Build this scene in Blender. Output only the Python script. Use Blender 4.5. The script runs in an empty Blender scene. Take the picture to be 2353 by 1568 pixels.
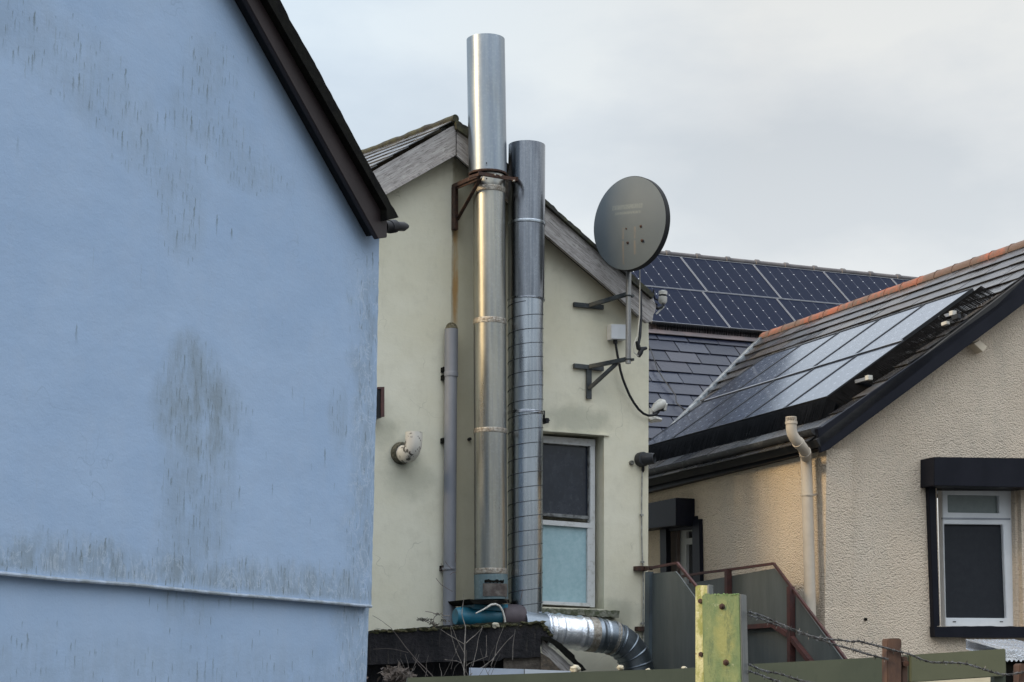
import bpy, bmesh, math, random
from mathutils import Vector, Matrix, noise
from mathutils.geometry import tessellate_polygon
random.seed(7)
R = math.radians
V = Vector
sc = bpy.context.scene
col = sc.collection

# ------------------------------------------------------------------ camera
IW, IH = 2353.0, 1568.0            # measuring grid used for all picture readings
F, HZ = 4200.0, 1600.0             # focal length and horizon row in that grid
CX, CY = IW / 2, IH / 2
PITCH = math.atan((HZ - CY) / F)
CAM = V((0, 0, 1.6))
FW = V((0, math.cos(PITCH), math.sin(PITCH)))
UP = V((0, -math.sin(PITCH), math.cos(PITCH)))
cd = bpy.data.cameras.new('camera')
cam = bpy.data.objects.new('camera', cd); col.objects.link(cam)
cam.location = CAM
cam.rotation_euler = (R(90) + PITCH, 0, 0)
cd.sensor_width = 36; cd.lens = 36 * F / IW
cd.clip_start = 0.05; cd.clip_end = 5000
sc.camera = cam

# ------------------------------------------------------------------ light
SUN_EL, SUN_AZ = R(27), math.atan2(-0.89, -0.46)    # azimuth from +Y towards +X
w = bpy.data.worlds.new('World'); sc.world = w; w.use_nodes = True
nt = w.node_tree; nt.nodes.clear()
def wn(t, **k):
    n = nt.nodes.new(t)
    for a, b in k.items(): setattr(n, a, b)
    return n
L = nt.links.new
wo = wn('ShaderNodeOutputWorld'); bg = wn('ShaderNodeBackground'); L(bg.outputs[0], wo.inputs[0])
bg.inputs[1].default_value = 0.12
sky = wn('ShaderNodeTexSky'); sky.sky_type = 'NISHITA'; sky.sun_disc = False
sky.sun_elevation = SUN_EL; sky.sun_rotation = SUN_AZ
tc = wn('ShaderNodeTexCoord')
sx = wn('ShaderNodeSeparateXYZ'); L(tc.outputs['Generated'], sx.inputs[0])
def ramp(src, pts, interp='LINEAR'):
    r = wn('ShaderNodeValToRGB'); r.color_ramp.interpolation = interp
    e = r.color_ramp.elements
    while len(e) < len(pts): e.new(0.5)
    for i, (p, c) in enumerate(pts):
        e[i].position = p; e[i].color = (c[0], c[1], c[2], 1)
    L(src, r.inputs[0]); return r.outputs[0]
def wmath(op, a, b=None, clamp=False):
    n = wn('ShaderNodeMath', operation=op); n.use_clamp = clamp
    for i, q in enumerate((a, b)):
        if q is None: continue
        if isinstance(q, (int, float)): n.inputs[i].default_value = q
        else: L(q, n.inputs[i])
    return n.outputs[0]
def wmix(f, a, b, mode='MIX'):
    n = wn('ShaderNodeMix', data_type='RGBA', blend_type=mode)
    for s, q in ((0, f), (6, a), (7, b)):
        if isinstance(q, (int, float)): n.inputs[s].default_value = q
        elif isinstance(q, tuple): n.inputs[s].default_value = (*q, 1)
        else: L(q, n.inputs[s])
    return n.outputs[2]
K = 1 / 0.12
# overcast: the front patch of sky, low and right warm white, left bluish; higher and behind brighter
front = ramp(sx.outputs[2], [(0.0, (.90, .88, .84)), (.20, (.82, .83, .82)), (.29, (.71, .725, .725)), (.39, (.665, .685, .695)), (.47, (1.05, 1.08, 1.12)), (.85, (1.5, 1.62, 1.8))])
side = wmath('MULTIPLY_ADD', sx.outputs[0], -3.2); nt.nodes[-1].inputs[2].default_value = .42; nt.nodes[-1].use_clamp = True
bluish = ramp(sx.outputs[2], [(0.0, (.82, .87, .92)), (.22, (.72, .82, .90)), (.42, (.62, .75, .88)), (.8, (1.3, 1.5, 1.8))])
skyc = wmix(side, front, bluish)
nz = wn('ShaderNodeTexNoise'); nz.inputs['Scale'].default_value = 4.6; nz.inputs['Detail'].default_value = 7; nz.inputs['Roughness'].default_value = .52
mp = wn('ShaderNodeMapping'); mp.inputs['Scale'].default_value = (1, 1, 2.2); mp.inputs['Location'].default_value = (3.1, .4, 1.7)
L(tc.outputs['Generated'], mp.inputs[0]); L(mp.outputs[0], nz.inputs[0])
cl = ramp(nz.outputs[0], [(.34, (.86, .88, .905)), (.5, (1, 1, 1)), (.64, (1.15, 1.125, 1.08))])
skyc = wmix(1.0, skyc, cl, 'MULTIPLY')
# brighter sky behind the viewer
back = wmath('MULTIPLY_ADD', sx.outputs[1], -1.6); nt.nodes[-1].inputs[2].default_value = .55; nt.nodes[-1].use_clamp = True
backc = ramp(sx.outputs[2], [(0.0, (.22, .24, .25)), (.16, (.34, .37, .40)), (.34, (.85, .93, 1.02)), (.6, (2.0, 2.15, 2.35)), (1.0, (2.5, 2.7, 2.95))])
nb = wn('ShaderNodeTexNoise'); nb.inputs['Scale'].default_value = 4.5; nb.inputs['Detail'].default_value = 4; mb_p = wn('ShaderNodeMapping'); mb_p.inputs['Scale'].default_value = (1.6, 1.6, .5)
L(tc.outputs['Generated'], mb_p.inputs[0]); L(mb_p.outputs[0], nb.inputs[0])
backc = wmix(1.0, backc, ramp(nb.outputs[0], [(.36, (.55, .57, .60)), (.5, (.95, .97, 1.0)), (.64, (1.75, 1.68, 1.55))]), 'MULTIPLY')
skyc = wmix(back, skyc, backc)
hb = wn('ShaderNodeVectorMath', operation='SCALE'); L(skyc, hb.inputs[0]); hb.inputs[3].default_value = K
fin = wmix(.88, sky.outputs[0], hb.outputs[0])
gd = wmath('LESS_THAN', sx.outputs[2], -0.02)
fin = wmix(gd, fin, (.8, .78, .72))
L(fin, bg.inputs[0])

sl = bpy.data.lights.new('sun', 'SUN'); so = bpy.data.objects.new('sun', sl); col.objects.link(so)
sl.energy = 2.3; sl.angle = R(15); sl.color = (1.0, .74, .40)
sd = V((math.sin(SUN_AZ) * math.cos(SUN_EL), math.cos(SUN_AZ) * math.cos(SUN_EL), math.sin(SUN_EL)))
so.rotation_euler = (-sd).to_track_quat('-Z', 'Y').to_euler(); so.location = (-10, -4, 12)
sc.view_settings.view_transform = 'Standard'; sc.view_settings.look = 'None'
sc.view_settings.exposure = 0.16; sc.view_settings.gamma = 1
sc.render.engine = 'CYCLES'

# ------------------------------------------------------------------ geometry helpers
def ray(x, y): return FW + V((1, 0, 0)) * ((x - CX) / F) + UP * ((CY - y) / F)
class Plane:
    """a vertical facade or a roof plane; n points outward"""
    def __init__(s, o, u, v): s.o = V(o); s.u = V(u).normalized(); s.v = V(v).normalized(); s.n = s.u.cross(s.v).normalized()
    def at(s, x, y, off=0.0):
        d = ray(x, y); o = s.o + s.n * off
        return CAM + d * ((o - CAM).dot(s.n) / d.dot(s.n))
    def P(s, a, b, off=0.0): return s.o + s.u * a + s.v * b + s.n * off
    def uv(s, p): q = p - s.o; return (q.dot(s.u), q.dot(s.v))
def facade(px, depth, deg):
    """vertical plane through picture point px at distance depth; its direction to the right is deg from straight ahead"""
    d = ray(*px); p = CAM + d * (depth / d.y); p.z = 0
    return Plane(p, (math.sin(R(deg)), math.cos(R(deg)), 0), (0, 0, 1))
def pxr(p, r):   # radius in metres of something r picture units wide at point p
    return r / F * (p - CAM).dot(FW)
def crop(ox, oy, s):
    return lambda x, y: ((ox + x / s) / 1.0625, (oy + y / s) / 1.0625)
c1 = crop(1560, 580, 2.85); c2 = crop(1950, 560, 2.904); c3 = crop(850, 250, 2.852); c3b = crop(1560, 1050, 2.546)
c4 = crop(850, 750, 2.852); c4b = crop(2000, 1050, 2.546); c5 = crop(850, 1250, 2.941); c6 = crop(550, 0, 2.529)
c7 = crop(850, 270, 4.751); cd7 = crop(1350, 650, 3.486); cd6 = crop(1350, 400, 4.48); c8 = crop(1250, 1000, 2.85)
c8b = crop(1000, 1350, 4.963); cp = crop(1650, 1380, 5.229); cb = crop(0, 830, 1.876)

class MB:
    """collects geometry for one mesh"""
    def __init__(s): s.v = []; s.f = []; s.uv = []; s.rnd = []
    def face(s, idx, uvs=None, rnd=None):
        s.f.append(tuple(idx)); s.uv.append(uvs); s.rnd.append(random.random() if rnd is None else rnd)
    def slab(s, pl, loops, off=0.0, thick=.1, direction=None, rnd=0.5, isworld=False):
        """loops of picture points (outer first, then holes) laid on the plane and extruded back"""
        if not isinstance(loops[0], list): loops = [loops]
        L3 = [[(q if isworld else pl.at(q[0], q[1], off)) for q in lp] for lp in loops]
        d = (direction.normalized() if direction else -pl.n) * thick
        flat = [[V((*pl.uv(p), 0)) for p in lp] for lp in L3]
        tris = tessellate_polygon(flat)
        allp = [p for lp in L3 for p in lp]; n = len(allp); b = len(s.v)
        s.v += allp + [p + d for p in allp]
        uvs = [pl.uv(p) for p in allp]
        for t in tris:
            a, c, e = t
            nn = (allp[c] - allp[a]).cross(allp[e] - allp[a])
            if nn.dot(pl.n) < 0: a, c, e = e, c, a
            s.face((b + a, b + c, b + e), [uvs[a], uvs[c], uvs[e]], rnd)
            s.face((b + n + e, b + n + c, b + n + a), [uvs[e], uvs[c], uvs[a]], rnd)
        k = 0
        for li, lp in enumerate(L3):
            m = len(lp)
            ar = sum(flat[li][i].x * flat[li][(i + 1) % m].y - flat[li][(i + 1) % m].x * flat[li][i].y for i in range(m))
            for i in range(m):
                a, c = k + i, k + (i + 1) % m
                q = [b + a, b + a + n, b + c + n, b + c]
                dd = abs(thick)
                vertical = abs(allp[c].z - allp[a].z) > .5 * (allp[c] - allp[a]).length
                if vertical: u4 = [uvs[a], (uvs[a][0] + dd, uvs[a][1]), (uvs[c][0] + dd, uvs[c][1]), uvs[c]]
                else: u4 = [uvs[a], (uvs[a][0], uvs[a][1] + dd), (uvs[c][0], uvs[c][1] + dd), uvs[c]]
                if (ar < 0) != (li > 0): q.reverse(); u4.reverse()
                s.face(q, u4, rnd)
            k += m
        return s
    def box(s, c, ax, ay, az, hx, hy, hz, rnd=None):
        b = len(s.v); rnd = random.random() if rnd is None else rnd
        for i in (-1, 1):
            for j in (-1, 1):
                for k in (-1, 1): s.v.append(c + ax * hx * i + ay * hy * j + az * hz * k)
        for q in ((0, 1, 3, 2), (4, 6, 7, 5), (0, 4, 5, 1), (2, 3, 7, 6), (0, 2, 6, 4), (1, 5, 7, 3)):
            s.face([b + i for i in q], [(0, 0), (0, 2 * hz), (2 * hx, 2 * hz), (2 * hx, 0)], rnd)
        return s
    def bar(s, p, q, w, h, up=None):
        """square bar from p to q, w wide, h high"""
        d = (q - p); ln = d.length; d.normalize()
        up = up or V((0, 0, 1))
        sd_ = d.cross(up)
        if sd_.length < 1e-3: sd_ = d.cross(V((0, 1, 0)))
        sd_.normalize(); u2 = sd_.cross(d).normalized()
        b = len(s.v)
        for e in (p, q):
            for a, c in ((-1, -1), (1, -1), (1, 1), (-1, 1)): s.v.append(e + sd_ * (w / 2 * a) + u2 * (h / 2 * c))
        for i in range(4):
            j = (i + 1) % 4
            s.face((b + i, b + j, b + 4 + j, b + 4 + i), [(0, 0), (w, 0), (w, ln), (0, ln)], .5)
        s.face((b + 3, b + 2, b + 1, b), None, .5); s.face((b + 4, b + 5, b + 6, b + 7), None, .5)
        return s
    def tube(s, pts, rad, seg=12, caps=True):
        n = len(pts)
        if isinstance(rad, (int, float)): rad = [rad] * n
        tan = []
        for i in range(n):
            a = pts[max(0, i - 1)]; c = pts[min(n - 1, i + 1)]; tan.append((c - a).normalized())
        ref = V((0, 0, 1)) if abs(tan[0].z) < .9 else V((0, 1, 0))
        x = tan[0].cross(ref).normalized(); b = len(s.v); ln = 0
        lens = []
        for i in range(n):
            if i: ln += (pts[i] - pts[i - 1]).length
            lens.append(ln)
            x = (x - tan[i] * x.dot(tan[i])).normalized(); y = tan[i].cross(x)
            for k in range(seg):
                a = 2 * math.pi * k / seg
                s.v.append(pts[i] + (x * math.cos(a) + y * math.sin(a)) * rad[i])
        for i in range(n - 1):
            for k in range(seg):
                k2 = (k + 1) % seg; r_ = rad[i]
                u0, u1 = 2 * math.pi * r_ * k / seg, 2 * math.pi * r_ * (k + 1) / seg
                s.face((b + i * seg + k, b + i * seg + k2, b + (i + 1) * seg + k2, b + (i + 1) * seg + k),
                       [(u0, lens[i]), (u1, lens[i]), (u1, lens[i + 1]), (u0, lens[i + 1])], .5)
        if caps:
            s.face([b + k for k in reversed(range(seg))], None, .5)
            s.face([b + (n - 1) * seg + k for k in range(seg)], None, .5)
        return s
    def lathe(s, o, ax, prof, seg=48, ref=None):
        """prof: list of (height along ax, radius)"""
        ax = ax.normalized(); ref = ref or V((0, 1, 0))
        x = ax.cross(ref)
        if x.length < 1e-3: x = ax.cross(V((1, 0, 0)))
        x.normalize(); y = ax.cross(x); b = len(s.v)
        for h, r_ in prof:
            for k in range(seg):
                a = 2 * math.pi * k / seg
                s.v.append(o + ax * h + (x * math.cos(a) + y * math.sin(a)) * max(r_, 1e-4))
        for i in range(len(prof) - 1):
            for k in range(seg):
                k2 = (k + 1) % seg; r_ = max(prof[i][1], .001)
                u0, u1 = 2 * math.pi * r_ * k / seg, 2 * math.pi * r_ * (k + 1) / seg
                h0, h1 = prof[i][0], prof[i + 1][0]
                s.face((b + i * seg + k, b + i * seg + k2, b + (i + 1) * seg + k2, b + (i + 1) * seg + k), [(u0, h0), (u1, h0), (u1, h1), (u0, h1)], .5)
        return s
    def blob(s, c, rx, ry, rz, amp=.15, sub=2, seed=0.0):
        bm = bmesh.new(); bmesh.ops.create_icosphere(bm, subdivisions=sub, radius=1); b = len(s.v)
        for v_ in bm.verts:
            k = 1 + amp * noise.noise(v_.co * 1.7 + V((seed, seed * 2, seed)))*2
            s.v.append(c + V((v_.co.x * rx, v_.co.y * ry, v_.co.z * rz)) * k)
        for f_ in bm.faces: s.face([b + v_.index for v_ in f_.verts], None, .5)
        bm.free(); return s
    def build(s, name, m, parent=None, smooth=True, bevel=0.0, origin=None):
        me = bpy.data.meshes.new(name)
        if parent is not None: o0 = world_loc(parent)
        else:
            xs = [p.x for p in s.v]; ys = [p.y for p in s.v]; zs = [p.z for p in s.v]
            o0 = V(((min(xs) + max(xs)) / 2, (min(ys) + max(ys)) / 2, min(zs)))
        me.from_pydata([p - o0 for p in s.v], [], s.f)
        uvl = me.uv_layers.new(name='UVMap')
        li = 0
        for fi, f_ in enumerate(s.f):
            u = s.uv[fi]
            for k in range(len(f_)):
                uvl.data[li].uv = u[k] if u else (0.0, 0.0); li += 1
        at = me.attributes.new('rnd', 'FLOAT', 'FACE')
        at.data.foreach_set('value', s.rnd)
        if bevel:
            bm = bmesh.new(); bm.from_mesh(me); bmesh.ops.remove_doubles(bm, verts=bm.verts, dist=1e-5)
            ed = [e for e in bm.edges if len(e.link_faces) == 2 and e.calc_face_angle(0) > .5]
            bmesh.ops.bevel(bm, geom=ed, offset=bevel, segments=2, affect='EDGES', clamp_overlap=True)
            bm.to_mesh(me); bm.free()
        me.materials.append(m)
        if smooth:
            me.shade_smooth(); me.set_sharp_from_angle(angle=R(38))
        o = bpy.data.objects.new(name, me); col.objects.link(o)
        if parent is not None: o.parent = parent
        else: o.location = o0
        return o
def world_loc(o):
    p = V(o.location); q = o.parent
    while q is not None: p = p + V(q.location); q = q.parent
    return p
def tag(o, label=None, cat=None, group=None, kind=None):
    if label: o['label'] = label
    if cat: o['category'] = cat
    if group: o['group'] = group
    if kind: o['kind'] = kind
    return o
def thing(name, label, cat, loc, group=None):
    o = bpy.data.objects.new(name, None); col.objects.link(o); o.location = loc
    o.empty_display_size = .1
    return tag(o, label, cat, group)
def rough(pts, amp=1.0, step=8.0, closed=False):
    """break a picture polyline into short jittered pieces"""
    out = []
    n = len(pts)
    for i in range(n - (0 if closed else 1)):
        a, b = pts[i], pts[(i + 1) % n]
        d = math.dist(a, b); k = max(1, int(d / step))
        for j in range(k):
            t = j / k; q = (a[0] + (b[0] - a[0]) * t, a[1] + (b[1] - a[1]) * t)
            if j: q = (q[0] + random.uniform(-amp, amp), q[1] + random.uniform(-amp, amp))
            out.append(q)
    if not closed: out.append(pts[-1])
    return out

# ------------------------------------------------------------------ material helpers
class Mt:
    def __init__(s, name):
        s.m = bpy.data.materials.new(name); s.m.use_nodes = True; s.t = s.m.node_tree; s.t.nodes.clear()
        s.out = s.n('ShaderNodeOutputMaterial'); s.b = s.n('ShaderNodeBsdfPrincipled'); s.l(s.b.outputs[0], s.out.inputs[0])
        s.tc = s.n('ShaderNodeTexCoord'); s.h = None
    def n(s, t, **k):
        q = s.t.nodes.new(t)
        for a, b in k.items(): setattr(q, a, b)
        return q
    def l(s, a, b): s.t.links.new(a, b)
    def put(s, sock, v):
        if isinstance(v, (int, float)): sock.default_value = v
        elif isinstance(v, tuple): sock.default_value = (*v, 1) if len(v) == 3 and sock.type == 'RGBA' else v
        else: s.l(v, sock)
    def math(s, op, a, b=None, c=None, clamp=False):
        q = s.n('ShaderNodeMath', operation=op); q.use_clamp = clamp
        for i, z in enumerate((a, b, c)):
            if z is not None: s.put(q.inputs[i], z)
        return q.outputs[0]
    def mix(s, f, a, b, mode='MIX'):
        q = s.n('ShaderNodeMix', data_type='RGBA', blend_type=mode)
        s.put(q.inputs[0], f); s.put(q.inputs[6], a); s.put(q.inputs[7], b); return q.outputs[2]
    def co(s, which='Object', scale=(1, 1, 1), loc=(0, 0, 0)):
        q = s.n('ShaderNodeMapping'); s.l(s.tc.outputs[which], q.inputs[0])
        q.inputs['Scale'].default_value = scale; q.inputs['Location'].default_value = loc; return q.outputs[0]
    def noise(s, scale=5, detail=5, rough=.55, which='Object', stretch=(1, 1, 1), loc=(0, 0, 0), dist=0):
        q = s.n('ShaderNodeTexNoise'); s.l(s.co(which, stretch, loc), q.inputs[0])
        q.inputs['Scale'].default_value = scale; q.inputs['Detail'].default_value = detail
        q.inputs['Roughness'].default_value = rough; q.inputs['Distortion'].default_value = dist; return q.outputs[0]
    def vor(s, scale=5, which='Object', feature='F1', stretch=(1, 1, 1)):
        q = s.n('ShaderNodeTexVoronoi'); q.feature = feature; s.l(s.co(which, stretch), q.inputs[0]); q.inputs['Scale'].default_value = scale
        return q.outputs['Distance']
    def step(s, x, lo, hi):
        q = s.n('ShaderNodeMapRange'); q.interpolation_type = 'SMOOTHSTEP'
        s.put(q.inputs[0], x); s.put(q.inputs[1], lo); s.put(q.inputs[2], hi); return q.outputs[0]
    def uvxy(s):
        q = s.n('ShaderNodeSeparateXYZ'); s.l(s.tc.outputs['UV'], q.inputs[0]); return q.outputs[0], q.outputs[1]
    def rnd(s):
        q = s.n('ShaderNodeAttribute'); q.attribute_name = 'rnd'; return q.outputs['Fac']
    def bump(s, h, strength=.4, dist=.01):
        q = s.n('ShaderNodeBump'); q.inputs['Strength'].default_value = strength; q.inputs['Distance'].default_value = dist
        s.l(h, q.inputs['Height'])
        if s.h is not None: s.l(s.h, q.inputs['Normal'])
        s.h = q.outputs[0]; s.l(s.h, s.b.inputs['Normal']); return s
    def set(s, color=None, rough=None, metal=None, spec=None):
        if color is not None: s.put(s.b.inputs['Base Color'], color)
        if rough is not None: s.put(s.b.inputs['Roughness'], rough)
        if metal is not None: s.put(s.b.inputs['Metallic'], metal)
        if spec is not None: s.put(s.b.inputs['Specular IOR Level'], spec)
        return s
def simple(name, a, b=None, rough=.6, metal=0.0, scale=4, bump=.2, bscale=60, bd=.003, stretch=(1, 1, 1), which='Object', lo=.35, hi=.65, spec=None):
    t = Mt(name); b = b or tuple(x * .75 for x in a)
    t.set(t.mix(t.step(t.noise(scale, 6, .6, which, stretch), lo, hi), a, b), rough, metal, spec)
    if bump: t.bump(t.noise(bscale, 4, .6, which, stretch), bump, bd)
    return t.m

# =================================================================== PLANES OF THE PLACE
PB = facade((866, 1000), 11.5, 30.7)          # blue gable
PC = facade((1308, 1200), 15.5, 64.0)         # cream gable
d = ray(1893, 1300); KC = CAM + d * (15 / d.y)  # corner of the pebble-dashed house
dW = V((-math.sin(R(22.6)), math.cos(R(22.6)), 0)); dM = V((math.sin(R(67.4)), math.cos(R(67.4)), 0))
PG = Plane(V((KC.x, KC.y, 0)), dM, (0, 0, 1))          # its gable wall
PS = Plane(V((KC.x, KC.y, 0)), -dW, (0, 0, 1))         # its side wall, facing left
Vg = PG.at(2353, 640, .2); V0 = PG.at(1885, 1003, .2)
nR = dW.cross(Vg - V0).normalized()
if nR.z < 0: nR = -nR
vR = nR.cross(-dW); vR = vR if vR.z > 0 else -vR
Ow = CAM + ray(1902, 916) * ((Vg + nR * .12 - CAM).dot(nR) / ray(1902, 916).dot(nR)) - nR * .12
PR = Plane(Ow, -dW, vR)                                # wing roof, u runs towards the viewer
assert PR.n.dot(nR) > .99
va, vb = PR.at(1497, 1028), PR.at(1748, 778)
nM = (vb - va).cross(dM).normalized()
if nM.z < 0: nM = -nM
vM = nM.cross(dM); vM = vM if vM.z > 0 else -vM
Om = CAM + ray(*c1(635, 640)) * ((va + nM * .1 - CAM).dot(nM) / ray(*c1(635, 640)).dot(nM)) - nM * .1
PM = Plane(Om, dM, vM)                                 # main roof behind
assert PM.n.dot(nM) > .99

# =================================================================== GROUND
gm = Mt('ground_asphalt'); gm.set(gm.mix(gm.noise(.8, 8), (.05, .05, .05), (.09, .088, .08)), .9); gm.bump(gm.noise(80, 3), .5, .004)
g = MB(); g.v = [V((-400, -400, 0)), V((400, -400, 0)), V((400, 600, 0)), V((-400, 600, 0))]; g.face((0, 1, 2, 3), [(0, 0), (1, 0), (1, 1), (0, 1)])
tag(g.build('ground', gm.m, smooth=False), kind='structure')

# =================================================================== BLUE HOUSE
def blue_render():
    t = Mt('blue_render'); u, v = t.uvxy()
    def uvof(x, y, off=.03): return PB.uv(PB.at(x, y, off))
    def ell(x, y, rx, ry, soft=.6):
        a = uvof(x, y); bx = uvof(x + rx, y); by = uvof(x, y - ry)
        ru, rv = abs(bx[0] - a[0]), abs(by[1] - a[1])
        du = t.math('DIVIDE', t.math('SUBTRACT', u, a[0]), ru); dv = t.math('DIVIDE', t.math('SUBTRACT', v, a[1]), rv)
        r2 = t.math('ADD', t.math('POWER', du, 2.0), t.math('POWER', dv, 2.0))
        r2 = t.math('ADD', r2, t.math('MULTIPLY', t.math('SUBTRACT', wob, .5), 1.6))
        return t.step(r2, 1.4, .0)
    wob = t.noise(3.2, 7, .7, 'UV', (1.2, .6, 1))
    base = t.mix(t.step(t.noise(1.1, 4, .6, 'UV'), .3, .7), (.298, .408, .570), (.336, .445, .602))
    base = t.mix(t.math('MULTIPLY', t.step(t.noise(7, 7, .7, 'UV', (1, .6, 1)), .4, .75), .25), base, (.37, .45, .57))
    base = t.mix(t.math('MULTIPLY', t.step(t.noise(14, 6, .7, 'UV', (1, .12, 1)), .5, .8), .16), base, (.30, .38, .52))
    # regions of growth
    reg = None
    E_ = [(150, 130, 150, 110), (60, 60, 110, 110), (250, 240, 130, 90), (340, 340, 110, 80), (400, 410, 80, 90), (420, 520, 60, 90), (560, 390, 110, 60), (480, 290, 120, 80), (480, 170, 70, 90)]
    for e in E_:
        q = t.math('MULTIPLY', ell(*e), .62); reg = q if reg is None else t.math('MAXIMUM', reg, q)
    upper = reg
    core = t.math('MAXIMUM', ell(455, 950, 115, 125), t.math('MULTIPLY', ell(440, 860, 70, 100), .9)); reg = t.math('MAXIMUM', reg, core)
    core2 = t.math('MULTIPLY', ell(450, 1150, 95, 330), .5)
    reg = t.math('MAXIMUM', reg, core2)
    reg = t.math('MAXIMUM', reg, t.math('MULTIPLY', ell(775, 960, 26, 90), .5))
    l0 = uvof(0, 1318); l1 = uvof(853, 1394)
    lv = t.math('MULTIPLY_ADD', t.math('SUBTRACT', u, l0[0]), (l1[1] - l0[1]) / (l1[0] - l0[0]), l0[1])
    hgt = t.math('SUBTRACT', v, lv)
    hw = t.math('ADD', hgt, t.math('MULTIPLY', t.math('SUBTRACT', wob, .5), .35))
    band = t.math('MULTIPLY', t.step(hw, .27, .08), t.step(hgt, -.005, .05))
    reg = t.math('MAXIMUM', reg, t.math('MULTIPLY', band, .9))
    ce = uvof(860, 1000)[0]
    eh = t.math('SUBTRACT', ce, u)
    edge = t.math('MULTIPLY', t.step(t.math('ADD', eh, t.math('MULTIPLY', t.math('SUBTRACT', t.noise(3.5, 5, .6, 'UV'), .5), .5)), .38, .1), t.step(v, uvof(866, 640)[1], uvof(866, 760)[1]))
    edge = t.math('MULTIPLY', t.step(t.math('ADD', eh, t.math('MULTIPLY', t.math('SUBTRACT', t.noise(3.5, 5, .6, 'UV'), .5), .5)), .42, .1), t.step(v, uvof(866, 560)[1], uvof(866, 700)[1]))
    reg = t.math('MAXIMUM', reg, t.math('MULTIPLY', edge, .62))
    below = t.math('MULTIPLY', t.step(hgt, -.12, -.45), .35); reg = t.math('MAXIMUM', reg, below)
    reg = t.math('MAXIMUM', reg, .022)
    # soft grey film
    film = t.math('SUBTRACT', reg, t.math('MULTIPLY', upper, .45), None, True)
    base = t.mix(t.math('MULTIPLY', film, t.math('MULTIPLY', t.step(t.noise(7, 7, .7, 'UV', (1.3, .45, 1)), .2, .7), .85)), base, (.20, .24, .265))
    # pointed vertical ticks, dark at the tip and fading downwards
    jit = t.math('MULTIPLY', t.math('SUBTRACT', t.noise(26, 4, .7, 'UV', (1.5, 1, 1)), .5), .5)
    def ticks(kx, ky, wmax, dens, loc):
        vec = t.co('UV', (kx, ky, 1), loc)
        q = t.n('ShaderNodeTexVoronoi'); q.voronoi_dimensions = '2D'; q.inputs['Scale'].default_value = 1.0; t.l(vec, q.inputs[0])
        a = t.n('ShaderNodeVectorMath', operation='SUBTRACT'); t.l(vec, a.inputs[0]); t.l(q.outputs['Position'], a.inputs[1])
        x = t.n('ShaderNodeSeparateXYZ'); t.l(a.outputs[0], x.inputs[0]); cc_ = t.n('ShaderNodeSeparateColor'); t.l(q.outputs['Color'], cc_.inputs[0])
        yt = t.math('DIVIDE', t.math('SUBTRACT', .42, x.outputs[1]), t.math('MULTIPLY_ADD', cc_.outputs[1], .5, .35))
        wd_ = t.math('MULTIPLY', t.math('MULTIPLY_ADD', yt, .75, .22), wmax)
        ax_ = t.math('ABSOLUTE', t.math('ADD', x.outputs[0], jit))
        m_ = t.math('MULTIPLY', t.step(ax_, wd_, t.math('MULTIPLY', wd_, .35)), t.math('MULTIPLY', t.step(yt, -.02, .1), t.step(yt, 1.0, .15)))
        on = t.math('LESS_THAN', cc_.outputs[0], t.math('MULTIPLY', t.math('POWER', reg, 1.2), dens))
        return t.math('MULTIPLY', t.math('MULTIPLY', m_, on), t.math('MULTIPLY_ADD', cc_.outputs[2], .8, .2))
    k1 = ticks(15, 4.6, .26, 1.0, (0, 0, 0)); k2 = ticks(30, 9, .28, 1.3, (3, 7, 0)); k3 = ticks(22, 3.6, .17, 1.0, (9, 2, 0))
    tk = t.math('MAXIMUM', t.math('MAXIMUM', k1, k2), k3)
    base = t.mix(t.math('MULTIPLY', k3, .55), base, (.21, .25, .26))
    base = t.mix(t.math('MULTIPLY', t.math('MAXIMUM', k1, k2), .75), base, (.12, .15, .145))
    q = t.n('ShaderNodeTexVoronoi'); q.feature = 'DISTANCE_TO_EDGE'; vv_ = t.n('ShaderNodeMix', data_type='RGBA', blend_type='LINEAR_LIGHT'); vv_.inputs[0].default_value = .15
    n_ = t.n('ShaderNodeTexNoise'); n_.inputs['Scale'].default_value = 5; t.l(t.tc.outputs['UV'], n_.inputs[0]); t.l(t.tc.outputs['UV'], vv_.inputs[6]); t.l(n_.outputs['Color'], vv_.inputs[7]); t.l(vv_.outputs[2], q.inputs[0]); q.inputs['Scale'].default_value = 1.1
    hair = t.math('MULTIPLY', t.step(q.outputs['Distance'], .004, .0), t.step(t.noise(1.2, 3, .5, 'UV', (1, 1, 1), (2, 5, 0)), .5, .62)); base = t.mix(t.math('MULTIPLY', hair, .3), base, (.2, .26, .34))
    # crazed pale lines in the band and the edge
    cr = t.math('ABSOLUTE', t.math('SUBTRACT', t.noise(5, 7, .65, 'UV', (1.3, .7, 1), dist=1.5), .5))
    pale = t.math('MULTIPLY', t.math('MAXIMUM', band, edge), t.step(cr, .028, .0))
    base = t.mix(t.math('MULTIPLY', pale, .35), base, (.52, .60, .70))
    speck = t.step(t.noise(60, 2, .5, 'UV'), .76, .80)
    base = t.mix(t.math('MULTIPLY', speck, .5), base, (.2, .22, .24))
    t.set(base, .88, 0, .3)
    t.bump(t.noise(1.6, 4, .55, 'UV', (1, 1.6, 1)), .35, .03); t.bump(t.noise(5, 7, .7, 'UV'), .22, .012); t.bump(t.noise(70, 5, .65, 'UV'), .45, .003)
    return t.m
m_blue = blue_render()
m_board = simple('brown_paint', (.022, .016, .017), (.030, .022, .023), .5, 0, 3, .15, 40, spec=.25)
m_black = simple('black_plastic', (.010, .011, .014), (.015, .016, .018), .5, 0, 5, .1, 50, spec=.2)
m_edge = simple('slate_edge', (.004, .004, .004), (.009, .009, .007), .9, 0, 9, .6, 30, .01, spec=.1)
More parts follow.
